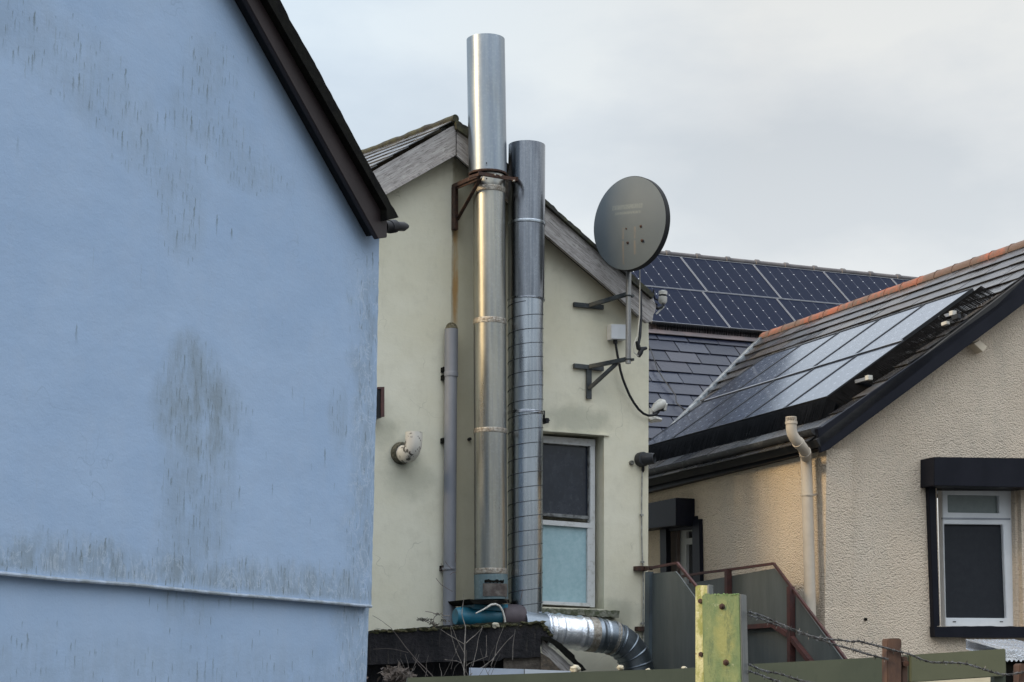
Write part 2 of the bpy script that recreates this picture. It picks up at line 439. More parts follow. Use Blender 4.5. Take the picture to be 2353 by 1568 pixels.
root = thing('blue_house', 'tall pale blue rendered gable house with streaky algae and a brown bargeboard', 'house', PB.at(853, 1500))
lo = (-500, 1274)
corner_u = [(872, 545), (871, 600), (869, 700), (867, 800), (866, 900), (861, 1050), (858, 1200), (855, 1300), (853, 1394)]
w1 = MB().slab(PB, [(-500, 1274), (-500, 300), (325, -440), (560, -25)] + [(872, 540)] + rough(corner_u, .8, 14)[1:], .04, .1)
w1.build('wall', m_blue, root)
w2 = MB().slab(PB, [(-500, 1700), (-500, 1265), (847, 1385), (848, 1397)] + rough([(848, 1400), (845, 1480), (842, 1560), (841, 1700), (840, 2400)], .7, 15)[1:] + [(-500, 2800)], 0, .2)
w2.build('lower_wall', m_blue, root)
body = MB().slab(PB, [(-500, 2600), (-500, 320), (325, -420), (830, 470), (835, 2300)], -.1, 4.2)
body.build('inner_wall', m_blue, root, smooth=False)
bead = MB(); bp = [PB.at(x, 1318 + (1394 - 1318) * x / 853 + dy, .045) for x, dy in ((-400, 0), (-100, 1), (0, 0), (150, 1.5), (300, -1), (500, 1.5), (700, 0), (853, 0))]
bead.tube(bp, .010, 8)
m_bead = simple('pale_drip_bead', (.36, .42, .50), (.22, .25, .27), .8, 0, 10, .6, 60, .004)
bead.build('drip_bead', m_bead, root)
# bargeboard, soffit, tiles
bb = MB().slab(PB, [(325, -508), (612.6, -4), (889.8, 480), (889.8, 546), (869, 549), (566, 0), (325, -420)], .16, .035)
bb.build('bargeboard', m_board, root, bevel=.004)
sf = MB().slab(PB, [(560, -25), (610, -5), (885, 478), (868, 540), (566, -5), (327, -424), (327, -505)], .128, .13)
sf.build('soffit', m_black, root)
outer = [(327, -575)] + rough([(643, -2), (672, 56), (717, 134), (799, 287), (838, 361), (916, 500)], .8, 11)
re_ = MB().slab(PB, outer + [(889, 507), (889, 481), (611, -6), (327, -500)], .21, .25)
re_.build('roof_edge', m_edge, root)
rf = MB().slab(PB, [(330, -560), (636, 4), (900, 486), (885, 505), (611, 20), (330, -500)], -.05, 4.3)
rf.build('roof', m_edge, root, smooth=False)
gs = MB(); a = PB.at(*c6(985, 1405), .10); b_ = PB.at(*c6(1040, 1400), .10)
gp = [PB.at(*c6(x, y), .1) for x, y in ((975, 1400), (1010, 1402), (1012, 1402), (1045, 1398), (1047, 1398), (1100, 1400), (1122, 1398))]
gs.tube(gp, [pxr(gp[0], q) for q in (14, 14, 15.5, 15.5, 11.5, 11, 6)], 20)
gs.build('gutter', m_black, root)

# =================================================================== CREAM HOUSE
def cream_render(name, a, b_):
    t = Mt(name)
    base = t.mix(t.step(t.noise(.9, 5, .6, 'UV'), .3, .7), a, b_)
    base = t.mix(t.math('MULTIPLY', t.step(t.noise(6, 7, .7, 'UV'), .45, .75), .30), base, tuple(x * .72 for x in a))
    base = t.mix(t.math('MULTIPLY', t.step(t.noise(20, 5, .7, 'UV', (1, .3, 1)), .55, .8), .15), base, (.25, .26, .2))
    q = t.n('ShaderNodeTexVoronoi'); q.feature = 'DISTANCE_TO_EDGE'
    mm = t.n('ShaderNodeMix', data_type='RGBA', blend_type='LINEAR_LIGHT'); mm.inputs[0].default_value = .12
    nn = t.n('ShaderNodeTexNoise'); nn.inputs['Scale'].default_value = 6; t.l(t.tc.outputs['UV'], nn.inputs[0])
    t.l(t.tc.outputs['UV'], mm.inputs[6]); t.l(nn.outputs['Color'], mm.inputs[7]); t.l(mm.outputs[2], q.inputs[0]); q.inputs['Scale'].default_value = 1.9
    crack = t.math('MULTIPLY', t.step(q.outputs['Distance'], .006, .0), t.step(t.noise(1.6, 3, .5, 'UV', (1, 1, 1), (4, 2, 0)), .52, .66))
    base = t.mix(t.math('MULTIPLY', crack, .42), base, (.16, .16, .12))
    # dirt patches at the vent and above the window, rust run below the bracket
    u, v = t.uvxy()
    def ell(x, y, rx, ry):
        c = PC.uv(PC.at(x, y)); ex = PC.uv(PC.at(x + rx, y)); ey = PC.uv(PC.at(x, y - ry))
        r2 = t.math('ADD', t.math('POWER', t.math('DIVIDE', t.math('SUBTRACT', u, c[0]), abs(ex[0] - c[0])), 2.0),
                    t.math('POWER', t.math('DIVIDE', t.math('SUBTRACT', v, c[1]), abs(ey[1] - c[1])), 2.0))
        return t.step(t.math('ADD', r2, t.math('MULTIPLY', t.math('SUBTRACT', t.noise(7, 5, .65, 'UV'), .5), 1.6)), 1.2, .05)
    dirt = t.math('MAXIMUM', t.math('MULTIPLY', ell(925, 1045, 42, 45), .55), t.math('MULTIPLY', ell(1330, 965, 90, 40), .4))
    dirt = t.math('MAXIMUM', dirt, t.math('MULTIPLY', ell(940, 1100, 60, 60), .25))
    dirt = t.math('MAXIMUM', dirt, t.math('MULTIPLY', ell(1420, 1410, 60, 40), .35))
    dirt = t.math('MAXIMUM', dirt, t.math('MULTIPLY', ell(880, 1000, 40, 40), .3))
    base = t.mix(dirt, base, (.17, .19, .15))
    ua, ub = PC.uv(PC.at(1040, 1000))[0], PC.uv(PC.at(1176, 1000))[0]  # browner strip behind the flue: mostly its shade painted in, some discoloured paint
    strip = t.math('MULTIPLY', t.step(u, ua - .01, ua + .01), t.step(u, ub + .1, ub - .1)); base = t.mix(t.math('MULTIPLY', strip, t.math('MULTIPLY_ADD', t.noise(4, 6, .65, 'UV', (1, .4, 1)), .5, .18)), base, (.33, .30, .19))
    run = t.math('MULTIPLY', t.step(t.noise(9, 6, .7, 'UV', (2.2, .18, 1)), .56, .75), t.step(t.noise(1.3, 3, .5, 'UV'), .45, .65)); base = t.mix(t.math('MULTIPLY', run, .30), base, (.26, .28, .20))
    rust = t.math('MULTIPLY', ell(1046, 640, 8.5, 200), t.step(t.noise(5, 5, .6, 'UV', (4, .7, 1)), .2, .6))
    base = t.mix(t.math('MULTIPLY', rust, .85), base, (.40, .22, .07))
    t.set(base, .9, 0, .25)
    t.bump(t.noise(3, 5, .6, 'UV'), .4, .02); t.bump(t.noise(90, 4, .6, 'UV'), .35, .002)
    return t.m
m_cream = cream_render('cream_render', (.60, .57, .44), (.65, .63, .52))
m_sill = simple('mossy_stone', (.20, .20, .16), (.06, .07, .035), .95, 0, 22, .9, 50, .012)
def wood():
    t = Mt('weathered_wood')
    g1 = t.noise(9, 7, .7, 'UV', (.35, 5, 1)); g2 = t.noise(40, 5, .7, 'UV', (.25, 3, 1))
    c = t.mix(t.step(g1, .3, .7), (.46, .44, .42), (.24, .22, .21))
    c = t.mix(t.math('MULTIPLY', t.step(g2, .5, .66), .8), c, (.07, .06, .055))
    c = t.mix(t.math('MULTIPLY', t.step(t.noise(7, 4, .6, 'UV'), .6, .7), .55), c, (.50, .48, .45))
    t.set(c, .85); t.bump(g2, .8, .006); return t.m
m_wood = wood()
def board_uv(mb, pl, a, b_):
    """turn the uv so that the grain runs from picture point a to b"""
    p, q = pl.at(*a), pl.at(*b_); du = q - p
    ang = math.atan2(du.dot(pl.v), du.dot(pl.u)); c, s_ = math.cos(ang), math.sin(ang)
    mb.uv = [[(x * c + y * s_, -x * s_ + y * c) for x, y in f] if f else f for f in mb.uv]
    return mb
root = thing('cream_house', 'cream rendered gable house with weathered grey bargeboards and one sash window', 'house', PC.at(1300, 1560))
rd = V((-math.sin(R(40)), math.cos(R(40)), 0))
winh = [(1176, 988), (1388, 1001), (1388, 1400), (1176, 1392)]
wl = MB().slab(PC, [[(1036, 1620), (1036, 330), (1056, 320), (1480, 700), (1490, 742), (1491, 800), (1490, 1000), (1489, 1440), (1489, 2300), (1036, 2300)], winh], 0, .28)
wl.slab(PC, [(700, 2300), (700, 500), (860, 430), (1049, 335)] + rough([(1041, 370), (1039, 500), (1036, 745), (1036, 1100), (1034, 1600)], .5, 15) + [(1034, 2300)], .03, .3)
wl.slab(PC, [(1030, 1600), (1030, 400), (1170, 450), (1170, 1600)], -.29, 3, rd)
wl.slab(PC, [(720, 2300), (720, 520), (1049, 340), (1470, 700), (1478, 2300)], -.34, 5, rd)
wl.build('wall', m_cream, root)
lb = MB().slab(PC, [(780, 440), (856.5, 393.8), (1037.7, 290.8), (1047.6, 289), (1047.6, 356.1), (885.2, 447.3), (780, 500)], .16, .04)
board_uv(lb, PC, (856, 394), (1037, 291)).build('bargeboard', m_wood, root, bevel=.003)
rb = MB().slab(PC, [(1049.8, 289), (1060, 296), (1100, 325), (1255.4, 464), (1369, 565.6), (1438, 624), (1457, 646), (1500, 682)] + rough([(1506.8, 700), (1505.5, 718), (1499, 738), (1486, 742)], 2, 6) + [(1470, 728), (1417.7, 679), (1364.7, 633), (1255.4, 540.6), (1090, 392), (1049.8, 357)], .16, .04)
board_uv(rb, PC, (1255, 466), (1438, 624)).build('bargeboard', m_wood, root, bevel=.003)
# paler moulding strip along the lower edge of both boards
mo = MB().slab(PC, [(1049.8, 351), (1090, 382), (1255.4, 531), (1364.7, 622), (1417.7, 668), (1455, 703), (1455, 712), (1417.7, 679.5), (1364.7, 633.5), (1255.4, 541), (1090, 392.5), (1049.8, 358)], .175, .013)
mo.slab(PC, [(1047, 350), (885, 441), (780, 494), (780, 502), (885.2, 448.5), (1047, 357)], .175, .013)
board_uv(mo, PC, (1255, 466), (1438, 624)).build('moulding', m_wood, root)
so_ = MB().slab(PC, [(780, 440), (856.5, 393.8), (1048, 290), (1048, 345), (885.2, 437), (780, 490)], .118, .12)
so_.slab(PC, [(1051, 292), (1255.4, 470), (1438, 628), (1490, 680), (1480, 725), (1417.7, 668), (1255.4, 530), (1051, 346)], .118, .12)
so_.build('soffit', m_edge, root)
m_mossedge = simple('mossy_slate_edge', (.030, .029, .027), (.060, .060, .032), .9, 0, 14, .9, 30, .012)
ve = MB().slab(PC, rough([(1046, 273), (1077, 293), (1130, 340), (1255.4, 459.5), (1300, 500), (1364.7, 558), (1440, 618), (1504, 676)], 1.2, 7) + [(1500, 686), (1457, 651), (1438, 628), (1369, 570), (1255.4, 470), (1100, 330), (1049.5, 296)], .2, .3)
ve.build('roof_edge', m_mossedge, root)
rr = MB().slab(PC, [(1049, 280), (1255, 470), (1500, 690), (1495, 696), (1255, 478), (1049, 290)], -.1, 5, rd)
rr.build('roof', m_edge, root, smooth=False)

# window of the cream house
m_white_old = simple('flaking_white_paint', (.52, .53, .53), (.36, .36, .34), .7, 0, 20, .4, 60, .003, lo=.5, hi=.72)
def frosted(name, a, b_, rough=.45, sp=.5):
    t = Mt(name); c = t.mix(t.step(t.noise(18, 8, .8), .3, .7), a, b_)
    t.set(c, rough, 0, sp); t.bump(t.noise(150, 3, .6), .25, .002); return t.m
m_dkglass = Mt('dusty_dark_glass')
t = m_dkglass
dd = t.step(t.noise(3.0, 6, .7, 'UV', (1, 1, 1)), .35, .75); vv = t.step(t.noise(22, 5, .7, 'UV', (1, .35, 1)), .5, .8)
u_, v_ = t.uvxy()
sp = t.math('MULTIPLY', t.step(t.math('ABSOLUTE', t.math('SUBTRACT', t.math('FRACT', t.math('MULTIPLY', v_, 11)), .5)), .40, .47), t.step(t.noise(40, 3, .6, 'UV'), .5, .62))
dc = t.mix(t.math('MULTIPLY', dd, .35), (.010, .014, .024), (.055, .065, .08)); dc = t.mix(t.math('MULTIPLY', vv, .35), dc, (.09, .105, .12))
mot = t.step(t.noise(34, 6, .75, 'UV', (1, .8, 1)), .54, .70); low_ = t.step(v_, PC.uv(PC.at(1280, 1080))[1], PC.uv(PC.at(1280, 1185))[1]); dc = t.mix(t.math('MULTIPLY', t.math('MULTIPLY', mot, t.math('MULTIPLY_ADD', low_, .5, .15)), .6), dc, (.16, .175, .19)); t.set(dc, t.math('MULTIPLY_ADD', dd, .3, .12), 0, .5)
m_ltglass = frosted('frosted_pale_blue_glass', (.25, .39, .43), (.34, .48, .52))
wf = MB()
D_ = -.13
def pxbar(mb, pl, x0, y0, x1, y1, off, th, sl=0.0):
    """upright rectangle in picture units; sl: rows per column its level lines fall"""
    mb.slab(pl, [(x0, y0), (x1, y0 + sl * (x1 - x0)), (x1, y1 + sl * (x1 - x0)), (x0, y1)], off, th)
SL = .075
win = wf
pxbar(wf, PC, 1176, 996, 1368, 1012, D_ + .03, .07, SL)
pxbar(wf, PC, 1356.5, 1022, 1367.5, 1396, D_ + .03, .07)
pxbar(wf, PC, 1176, 1012, 1188, 1392, D_ + .03, .07)
pxbar(wf, PC, 1188, 1378, 1356, 1386, D_ + .03, .07, .05)
wroot = wf.build('window', m_white_old, root, bevel=.003)
us = MB(); pxbar(us, PC, 1188, 1175, 1358, 1179, D_ + .0, .04, SL); 
us.slab(PC, [[(1188, 1010), (1357, 1023), (1357, 1194), (1188, 1180)], [(1192, 1016), (1352, 1028), (1352, 1186), (1192, 1174)]], D_ + .005, .04)
us.build('upper_sash', simple('grimy_sash', (.20, .21, .21), (.05, .05, .05), .8, 0, 20, .5, 50, .004), wroot)
ls = MB(); pxbar(ls, PC, 1188, 1190, 1360, 1201, D_ + .035, .05, SL)
pxbar(ls, PC, 1188, 1201, 1194, 1380, D_ + .03, .04)
ls.slab(PC, [(1350, 1203), (1357, 1203), (1357, 1390), (1350, 1389)], D_ + .03, .04)
ls.build('lower_sash', m_white_old, wroot)
g1_ = MB(); pxbar(g1_, PC, 1190, 1012, 1355, 1180, D_ - .015, .006, SL); g1_.build('upper_pane', t.m, wroot)
g2_ = MB(); pxbar(g2_, PC, 1190, 1196, 1353, 1383, D_ + .005, .006, .06); g2_.build('lower_pane', m_ltglass, wroot)
lip = MB().slab(PC, rough([(1176, 982), (1300, 990.5), (1401, 999)], .4, 12) + [(1401, 1002), (1300, 994), (1176, 986)], .018, .05)
lip.build('lintel_lip', m_cream, root)
sill = MB().slab(PC, rough([(1176, 1393), (1250, 1398), (1320, 1400), (1424, 1404)], 1.4, 5) + rough([(1424, 1406), (1422, 1420), (1300, 1412), (1176, 1404)], 1.4, 5), .09, .25)
sill.build('window_sill', m_sill, root)

# left roof slope, mossy ridge: real slates
def slates(mb, pl, a0, a1, b0, b1, w_, h_, keep=None, th=.007, lift=0.0):
    j = 0; b = b0
    while b < b1:
        a = a0 - (w_ / 2 if j % 2 else 0)
        while a < a1:
            ww = w_ * random.uniform(.962, .975)
            e0, e1 = max(a, a0), min(a + ww, a1)
            if e1 - e0 < .03: a += w_; continue
            f0, f1 = b - h_ * .1, min(b + h_ * 1.1, b1 + .015); hv_ = (f1 - f0) / 2
            c = pl.P((e0 + e1) / 2, (f0 + f1) / 2, .012 + lift)
            if keep is None or keep(c):
                tilt = random.uniform(.028, .036) * (1 + .3 * random.random()); rot = random.gauss(0, .006)
                ax = (pl.u + pl.v * rot).normalized(); ay = (pl.v - pl.u * rot - pl.n * tilt * 1.6).normalized(); az = ax.cross(ay)
                mb.box(c + pl.n * random.uniform(0, .003), ax, ay, az, (e1 - e0) / 2, hv_, th / 2)
            a += w_
        b += h_; j += 1
    return mb
def slate_mat(name, dark, mid, warm, lich=.3, rg=(.22, .5), sp=.5):
    t = Mt(name); r_ = t.rnd()
    c = t.mix(r_, dark, mid); c = t.mix(t.math('MULTIPLY', t.step(t.math('FRACT', t.math('MULTIPLY', r_, 7.3)), .6, .9), .5), c, warm)
    c = t.mix(t.math('MULTIPLY', t.step(t.noise(9, 6, .7), .52, .72), lich), c, (.17, .16, .12))
    t.set(c, t.math('MULTIPLY_ADD', t.math('FRACT', t.math('MULTIPLY', r_, 3.7)), rg[1] - rg[0], rg[0]), 0, sp)
    t.bump(t.noise(25, 5, .65), .5, .006); return t.m
vl = (PC.at(856, 391, .16) - PC.at(1046, 280, .16)).normalized()
PL = Plane(PC.at(1046, 277, .17), -rd, -vl)
if PL.n.z < 0: PL = Plane(PL.o, rd, -vl)
m_slL = slate_mat('pale_wet_slate', (.10, .105, .115), (.17, .175, .19), (.13, .12, .10), .5, (.15, .4))
sg = 1 if PL.u.dot(rd) > 0 else -1
lr = MB(); slates(lr, PL, min(0, sg * 4.0), max(0, sg * 4.0), -2.4, -.02, .30, .17)
lr.build('slates', m_slL, root, smooth=False)
ridg = MB()
rp = [PL.P(sg * (i * .06 - .02), 0, .015 + .010 * noise.noise(V((i * .37, 3, 1)))) for i in range(70)]
ridg.tube(rp, [.035 + .009 * noise.noise(V((i * .5, 0, 2))) for i in range(70)], 10)
ridg.build('ridge', m_mossedge, root)

# =================================================================== METAL FLUES
def steel(name, a, b_, rough_=.3, vs=1.0, tint=None, dirt=.35, metal=1.0):
    t = Mt(name)
    st = t.noise(13, 5, .65, 'UV', (1.4, .06 * vs, 1)); bl = t.noise(2.2, 6, .65, 'UV', (1.5, .5, 1))
    c = t.mix(t.step(st, .3, .7), a, b_)
    c = t.mix(t.math('MULTIPLY', t.step(bl, .45, .75), dirt), c, tint or (.30, .28, .24))
    c = t.mix(t.math('MULTIPLY', t.step(t.vor(38, 'UV'), .5, .2), .05), c, (.7, .72, .75))
    rr_ = t.math('MULTIPLY_ADD', t.step(t.noise(8, 5, .6, 'UV', (1, .15, 1)), .3, .7), .14, rough_)
    t.set(c, rr_, metal); t.bump(t.noise(2.2, 3, .5, 'UV', (1, .45, 1)), .17, .012); t.bump(st, .12, .003); return t
m_st1 = steel('galvanised_upper', (.30, .335, .36), (.23, .265, .31), .27, dirt=.35, tint=(.20, .19, .16)).m
m_st2 = steel('stainless_lower', (.40, .385, .33), (.28, .285, .275), .26, dirt=.4, tint=(.20, .19, .16)).m
m_st3 = steel('dark_zinc', (.17, .185, .21), (.29, .31, .34), .19, dirt=.5, tint=(.08, .08, .095)).m
m_st4 = steel('spiral_zinc', (.34, .375, .41), (.47, .51, .55), .20, dirt=.35, tint=(.19, .18, .20)).m
m_foil_band = Mt('crinkled_foil_tape'); t = m_foil_band; t.set(t.mix(t.step(t.noise(35, 5, .7), .4, .65), (.38, .355, .31), (.20, .165, .13)), .42, .7); t.bump(t.noise(50, 4, .7), .9, .01)
m_rust = Mt('rusty_iron'); t = m_rust; t.set(t.mix(t.step(t.noise(24, 6, .7), .35, .7), (.030, .018, .015), (.085, .038, .022)), .85, .1); t.bump(t.noise(60, 5, .7), .7, .004)
m_redrust = Mt('red_oxide_iron'); t = m_redrust; t.set(t.mix(t.step(t.noise(14, 6, .7), .35, .7), (.080, .028, .024), (.042, .020, .019)), .6, .1); t.bump(t.noise(60, 5, .7), .4, .003)
OFF = .36
def fpt(x, y, off=OFF): return PC.at(x, y, off)
def vpipe(name, mat, root, xa, ya, xb, yb, ra, rb_, off=OFF, open_top=False, flare=0):
    a, b_ = fpt(xa, ya, off), fpt(xb, yb, off); ax = a - b_; h = ax.length
    r1, r0 = pxr(a, ra), pxr(b_, rb_)
    prof = [(-.0, r0 - .01), (0, r0)] + [(h * i / 8, r0 + (r1 - r0) * i / 8) for i in range(1, 9)]
    prof += ([(h, r1), (h + .002, r1 - .004), (h - .35, r1 - .006), (h - .35, 0)] if open_top else [(h, r1 - .012)])
    return MB().lathe(b_, ax, prof, 64)
flue = thing('tall_steel_flue', 'tall shiny stainless flue with a golden gleam, rising above the cream gable', 'flue', fpt(1128, 1385))
vpipe('x', None, flue, 1116, 92, 1121, 402, 44, 44, open_top=True).build('upper_pipe', m_st1, flue)
vpipe('x', None, flue, 1124, 396, 1127.5, 1316, 36.8, 37.8).build('lower_pipe', m_st2, flue)
def ring(root, name, mat, x, y, r_, hpx, off=OFF, bulge=.006, tilt=None):
    c = fpt(x, y, off); h = pxr(c, hpx); rr_ = pxr(c, r_)
    prof = [(-h / 2, rr_ - .004), (-h / 2, rr_ + bulge * .4), (-h * .25, rr_ + bulge), (0, rr_ + bulge * .5), (h * .25, rr_ + bulge), (h / 2, rr_ + bulge * .4), (h / 2, rr_ - .004)]
    return MB().lathe(c, V((0, 0, 1)), prof, 64).build(name, mat, root)
ring(flue, 'joint_tape', m_foil_band.m, 1124, 440, 37, 13)
ring(flue, 'joint_tape', m_foil_band.m, 1125.5, 741, 37.3, 13)
ring(flue, 'joint_tape', m_foil_band.m, 1127, 992, 37.6, 11)
ring(flue, 'joint_tape', m_foil_band.m, 1128, 1314, 38, 13)
ring(flue, 'rusty_hem', m_rust.m, 1121, 402, 43.6, 5, bulge=.004)
m_teal = steel('blue_grey_painted_steel', (.10, .16, .18), (.15, .20, .21), .5, dirt=.5, tint=(.06, .05, .045), metal=.3).m
vpipe('x', None, flue, 1128, 1321, 1129, 1378, 39, 39).build('adaptor', m_teal, flue)
m_dim = simple('stained_putty_metal', (.16, .145, .13), (.07, .055, .05), .6, .5, 18, .5, 40, .006)
pt = MB(); a = fpt(1136, 1344); 
seg_a = [R(-150 + i * 6) for i in range(13)]
def arcpatch(mb, cx_, y0, y1, r_, a0, a1, off=OFF, extra=.006, ragged=0, th=.003):
    """piece of sheet wrapped on a pipe between two angles (0 = right, -90 = towards the viewer)"""
    c0, c1_ = fpt(cx_, y0, off), fpt(cx_, y1, off); rr_ = pxr(c0, r_) + extra; n = 14; b = len(mb.v)
    for i in range(n + 1):
        an = R(a0 + (a1 - a0) * i / n); d_ = V((math.cos(an), math.sin(an), 0))
        j0 = random.uniform(-ragged, ragged); j1 = random.uniform(-ragged, ragged)
        mb.v += [c0 + d_ * rr_ + V((0, 0, j0)), c1_ + d_ * rr_ + V((0, 0, j1)), c0 + d_ * (rr_ - th) + V((0, 0, j0)), c1_ + d_ * (rr_ - th) + V((0, 0, j1))]
    for i in range(n):
        q = b + i * 4; mb.face((q + 1, q + 5, q + 4, q)); mb.face((q + 2, q + 6, q + 7, q + 3)); mb.face((q, q + 4, q + 6, q + 2)); mb.face((q + 5, q + 1, q + 3, q + 7))
    return mb
arcpatch(MB(), 1129, 1343, 1372, 39, -118, -25).build('patch_plate', m_dim, flue)
arcpatch(MB(), 1129, 1335, 1341, 39, -112, -45, extra=.008, ragged=.006).build('torn_gap', m_edge, flue)
fl_ = MB().slab(PC, rough([(1079, 1377), (1120, 1380), (1170, 1378)], .8, 6) + rough([(1171, 1386), (1140, 1390), (1090, 1388), (1082, 1383)], .8, 6), OFF + .2, .42)
fl_.build('flange', m_edge, flue)

dark = thing('dark_spiral_flue', 'shorter dark grey flue with a spiral-wound lower length, right of the tall flue', 'flue', fpt(1208, 1420))
OD = .33
vpipe('x', None, dark, 1210.5, 335, 1209.5, 520, 42.5, 42.5, OD, True).build('upper_pipe', m_st3, dark)
vpipe('x', None, dark, 1209.5, 515, 1209, 692, 42, 42, OD).build('middle_pipe', m_st3, dark)
ring(dark, 'joint_band', m_st4, 1209.5, 516, 43, 7, OD, .004)
ring(dark, 'hem', m_st3, 1209, 690, 42.2, 4, OD, .004)
vpipe('x', None, dark, 1208, 690, 1207, 1440, 40.5, 39.5, OD).build('spiral_pipe', m_st4, dark)
hx = MB(); pts = []
ca, cb_ = fpt(1208, 700, OD), fpt(1207, 1440, OD); turns = 22.4; N_ = int(turns * 40)
for i in range(N_ + 1):
    f_ = i / N_; c = ca.lerp(cb_, f_); rr_ = pxr(c, 40.5 - f_ * 1.0) + .001; an = -2 * math.pi * turns * f_ + R(-90)
    pts.append(c + V((math.cos(an), math.sin(an), 0)) * rr_)
hx.tube(pts, .0036, 5)
hx.build('spiral_seam', simple('seam_dark', (.045, .05, .06), (.07, .075, .085), .5, .5), dark)
ring(dark, 'clamp_band', m_st3, 1208, 950, 40.5, 7, OD, .006)
cb2 = MB(); p = fpt(1252, 968, OD); cb2.box(p, PC.u, PC.n, V((0, 0, 1)), pxr(p, 4), .05, pxr(p, 5.5)); q = fpt(1250, 955, OD); cb2.box(q, PC.u, PC.n, V((0, 0, 1)), pxr(p, 1.6), .01, pxr(p, 11))
cb2.bar(p, fpt(1262, 966, .0), .012, .012)
cb2.build('clamp_bolt', m_black, dark, bevel=.002)
for x, y in ((1225, 700 - 32), (1225, 700 - 45)):
    p = fpt(x, y, OD + pxr(fpt(x, y), 40)); MB().blob(p, .006, .006, .006, 0, 1).build('rivet', m_st4, dark)
for y in (375, 394, 411):
    p = fpt(1118, y, OFF + pxr(fpt(1122, y), 43.6)); MB().blob(p, .007, .004, .007, 0, 1).build('rivet', m_edge, flue)

# rusty support bracket
br = thing('flue_bracket', 'rusty iron angle bracket holding the tall flue off the cream wall', 'bracket', fpt(1046, 529, .03))
wd = pxr(fpt(1046, 480, .04), 12)
b1 = MB(); b1.bar(PC.at(*c7(1240, 860), .055), PC.at(*c7(1238, 1388), .055), wd, .04, PC.n); b1.bar(PC.at(*c7(1222, 880), .075), PC.at(*c7(1222, 1380), .075), .008, .07, PC.n)
b1.build('wall_plate', m_rust.m, br, bevel=.002)
MB().bar(PC.at(*c7(1230, 880), .05), PC.at(*c7(1545, 745), .58), .035, .035).bar(PC.at(*c7(1230, 895), .05), PC.at(*c7(1545, 765), .58), .008, .05).build('arm', m_rust.m, br, bevel=.002)
MB().bar(PC.at(*c7(1265, 1270), .06), PC.at(*c7(1535, 790), .54), .03, .008).build('strut', m_rust.m, br)
MB().bar(PC.at(*c7(1510, 728), .60), PC.at(*c7(1945, 802), .60), .012, pxr(fpt(1140, 405), 9)).bar(PC.at(*c7(1405, 775), .50), PC.at(*c7(1540, 735), .60), .012, .025).build('cross_bar', m_rust.m, br, bevel=.002)
MB().bar(PC.at(1178, 418, .04), PC.at(1186, 411, .60), .035, .03).build('arm', m_rust.m, br)
for x, y, o_ in ((1700, 748, .61), (1765, 757, .61), (1548, 780, .60), (1920, 818, .61)):
    p = PC.at(*c7(x, y), o_); MB().lathe(p, PC.n, [(-.01, .009), (.008, .009), (.010, 0)], 6).build('bolt', m_foil_band.m, br)

# =================================================================== GREY SOIL PIPE, VENTS, SMALL WALL FITTINGS
m_gpipe = simple('grey_painted_pipe', (.165, .175, .20), (.215, .225, .25), .5, 0, 3, .1, 40, .002, (1, 1, .4))
sp_ = thing('soil_pipe', 'grey vertical soil pipe with a mesh balloon cap on the cream wall', 'pipe', fpt(1031, 1440, .09))
vpipe('x', None, sp_, 1037, 757, 1036.5, 865, 15.6, 15.6, .10).build('socket_length', m_gpipe, sp_)
vpipe('x', None, sp_, 1036, 862, 1031.5, 1600, 14.6, 14.8, .10).build('pipe_length', m_gpipe, sp_)
for x, y, hh in ((1036.5, 861, 11), (1032, 1308, 5)):
    ring(sp_, 'collar', m_gpipe, x, y, 15.6, hh, .10, .004)
bc = MB(); c = fpt(1037.5, 757, .10); r0 = pxr(c, 12)
bc.lathe(c, V((0, 0, 1)), [(0, r0 * 1.15), (.012, r0 * 1.2), (.016, r0), (r0 * .4, r0 * .92), (r0 * .75, r0 * .6), (r0 * .95, .001)], 20)
for i in range(8):
    an = i * math.pi / 8
    pp = [c + V((math.cos(an) * math.cos(a_) * r0 * 1.03, math.sin(an) * math.cos(a_) * r0 * 1.03, .014 + math.sin(a_) * r0)) for a_ in [math.pi * k / 10 for k in range(11)]]
    bc.tube(pp, .003, 4)
bc.build('balloon_cap', simple('mossy_wire', (.10, .09, .05), (.16, .15, .11), .9, 0, 40, .9, 80, .005), sp_)
for x, y in ((1019, 850), (1019, 868), (1018, 1013), (1016, 1306)):
    MB().box(fpt(x, y, .06), PC.u, PC.n, V((0, 0, 1)), .012, .03, .02).build('wall_clip', m_edge, sp_)

m_oldwhite = Mt('dirty_white_plastic'); t = m_oldwhite; t.set(t.mix(t.step(t.noise(17, 5, .65), .55, .60), (.58, .55, .49), (.07, .06, .05)), .5); t.bump(t.noise(30, 4), .2, .003)
vt = thing('elbow_vent', 'dirty white upturned elbow vent on the cream wall near the blue corner', 'vent', fpt(923, 1042, 0))
pth = [PC.at(924, 1040, .03), PC.at(929, 1043, .08), PC.at(935, 1045, .13), PC.at(941, 1043, .18), PC.at(946, 1036, .21), PC.at(950, 1024, .225), PC.at(951, 1010, .23), PC.at(951.5, 994, .23)]
rr_ = pxr(pth[0], 19.5)
MB().tube(pth + [pth[-1] - V((0, 0, .002)), pth[-1] - V((0, 0, .08))], [rr_] * 8 + [rr_ * .88, rr_ * .86], 28, True).build('elbow', m_oldwhite.m, vt)
fln = MB().lathe(PC.at(922, 1042, .03), PC.n, [(0, rr_ * 1.35), (.03, rr_ * 1.3), (.045, rr_ * 1.12), (.05, rr_)], 28)
fln.build('wall_seal', simple('crumbling_mortar', (.12, .11, .08), (.05, .05, .035), .95, 0, 40, .9, 50, .01), vt)
rb2 = thing('rusty_beam_end', 'rusty brown beam end beside the blue house corner', 'beam end', PC.at(873, 960, .1))
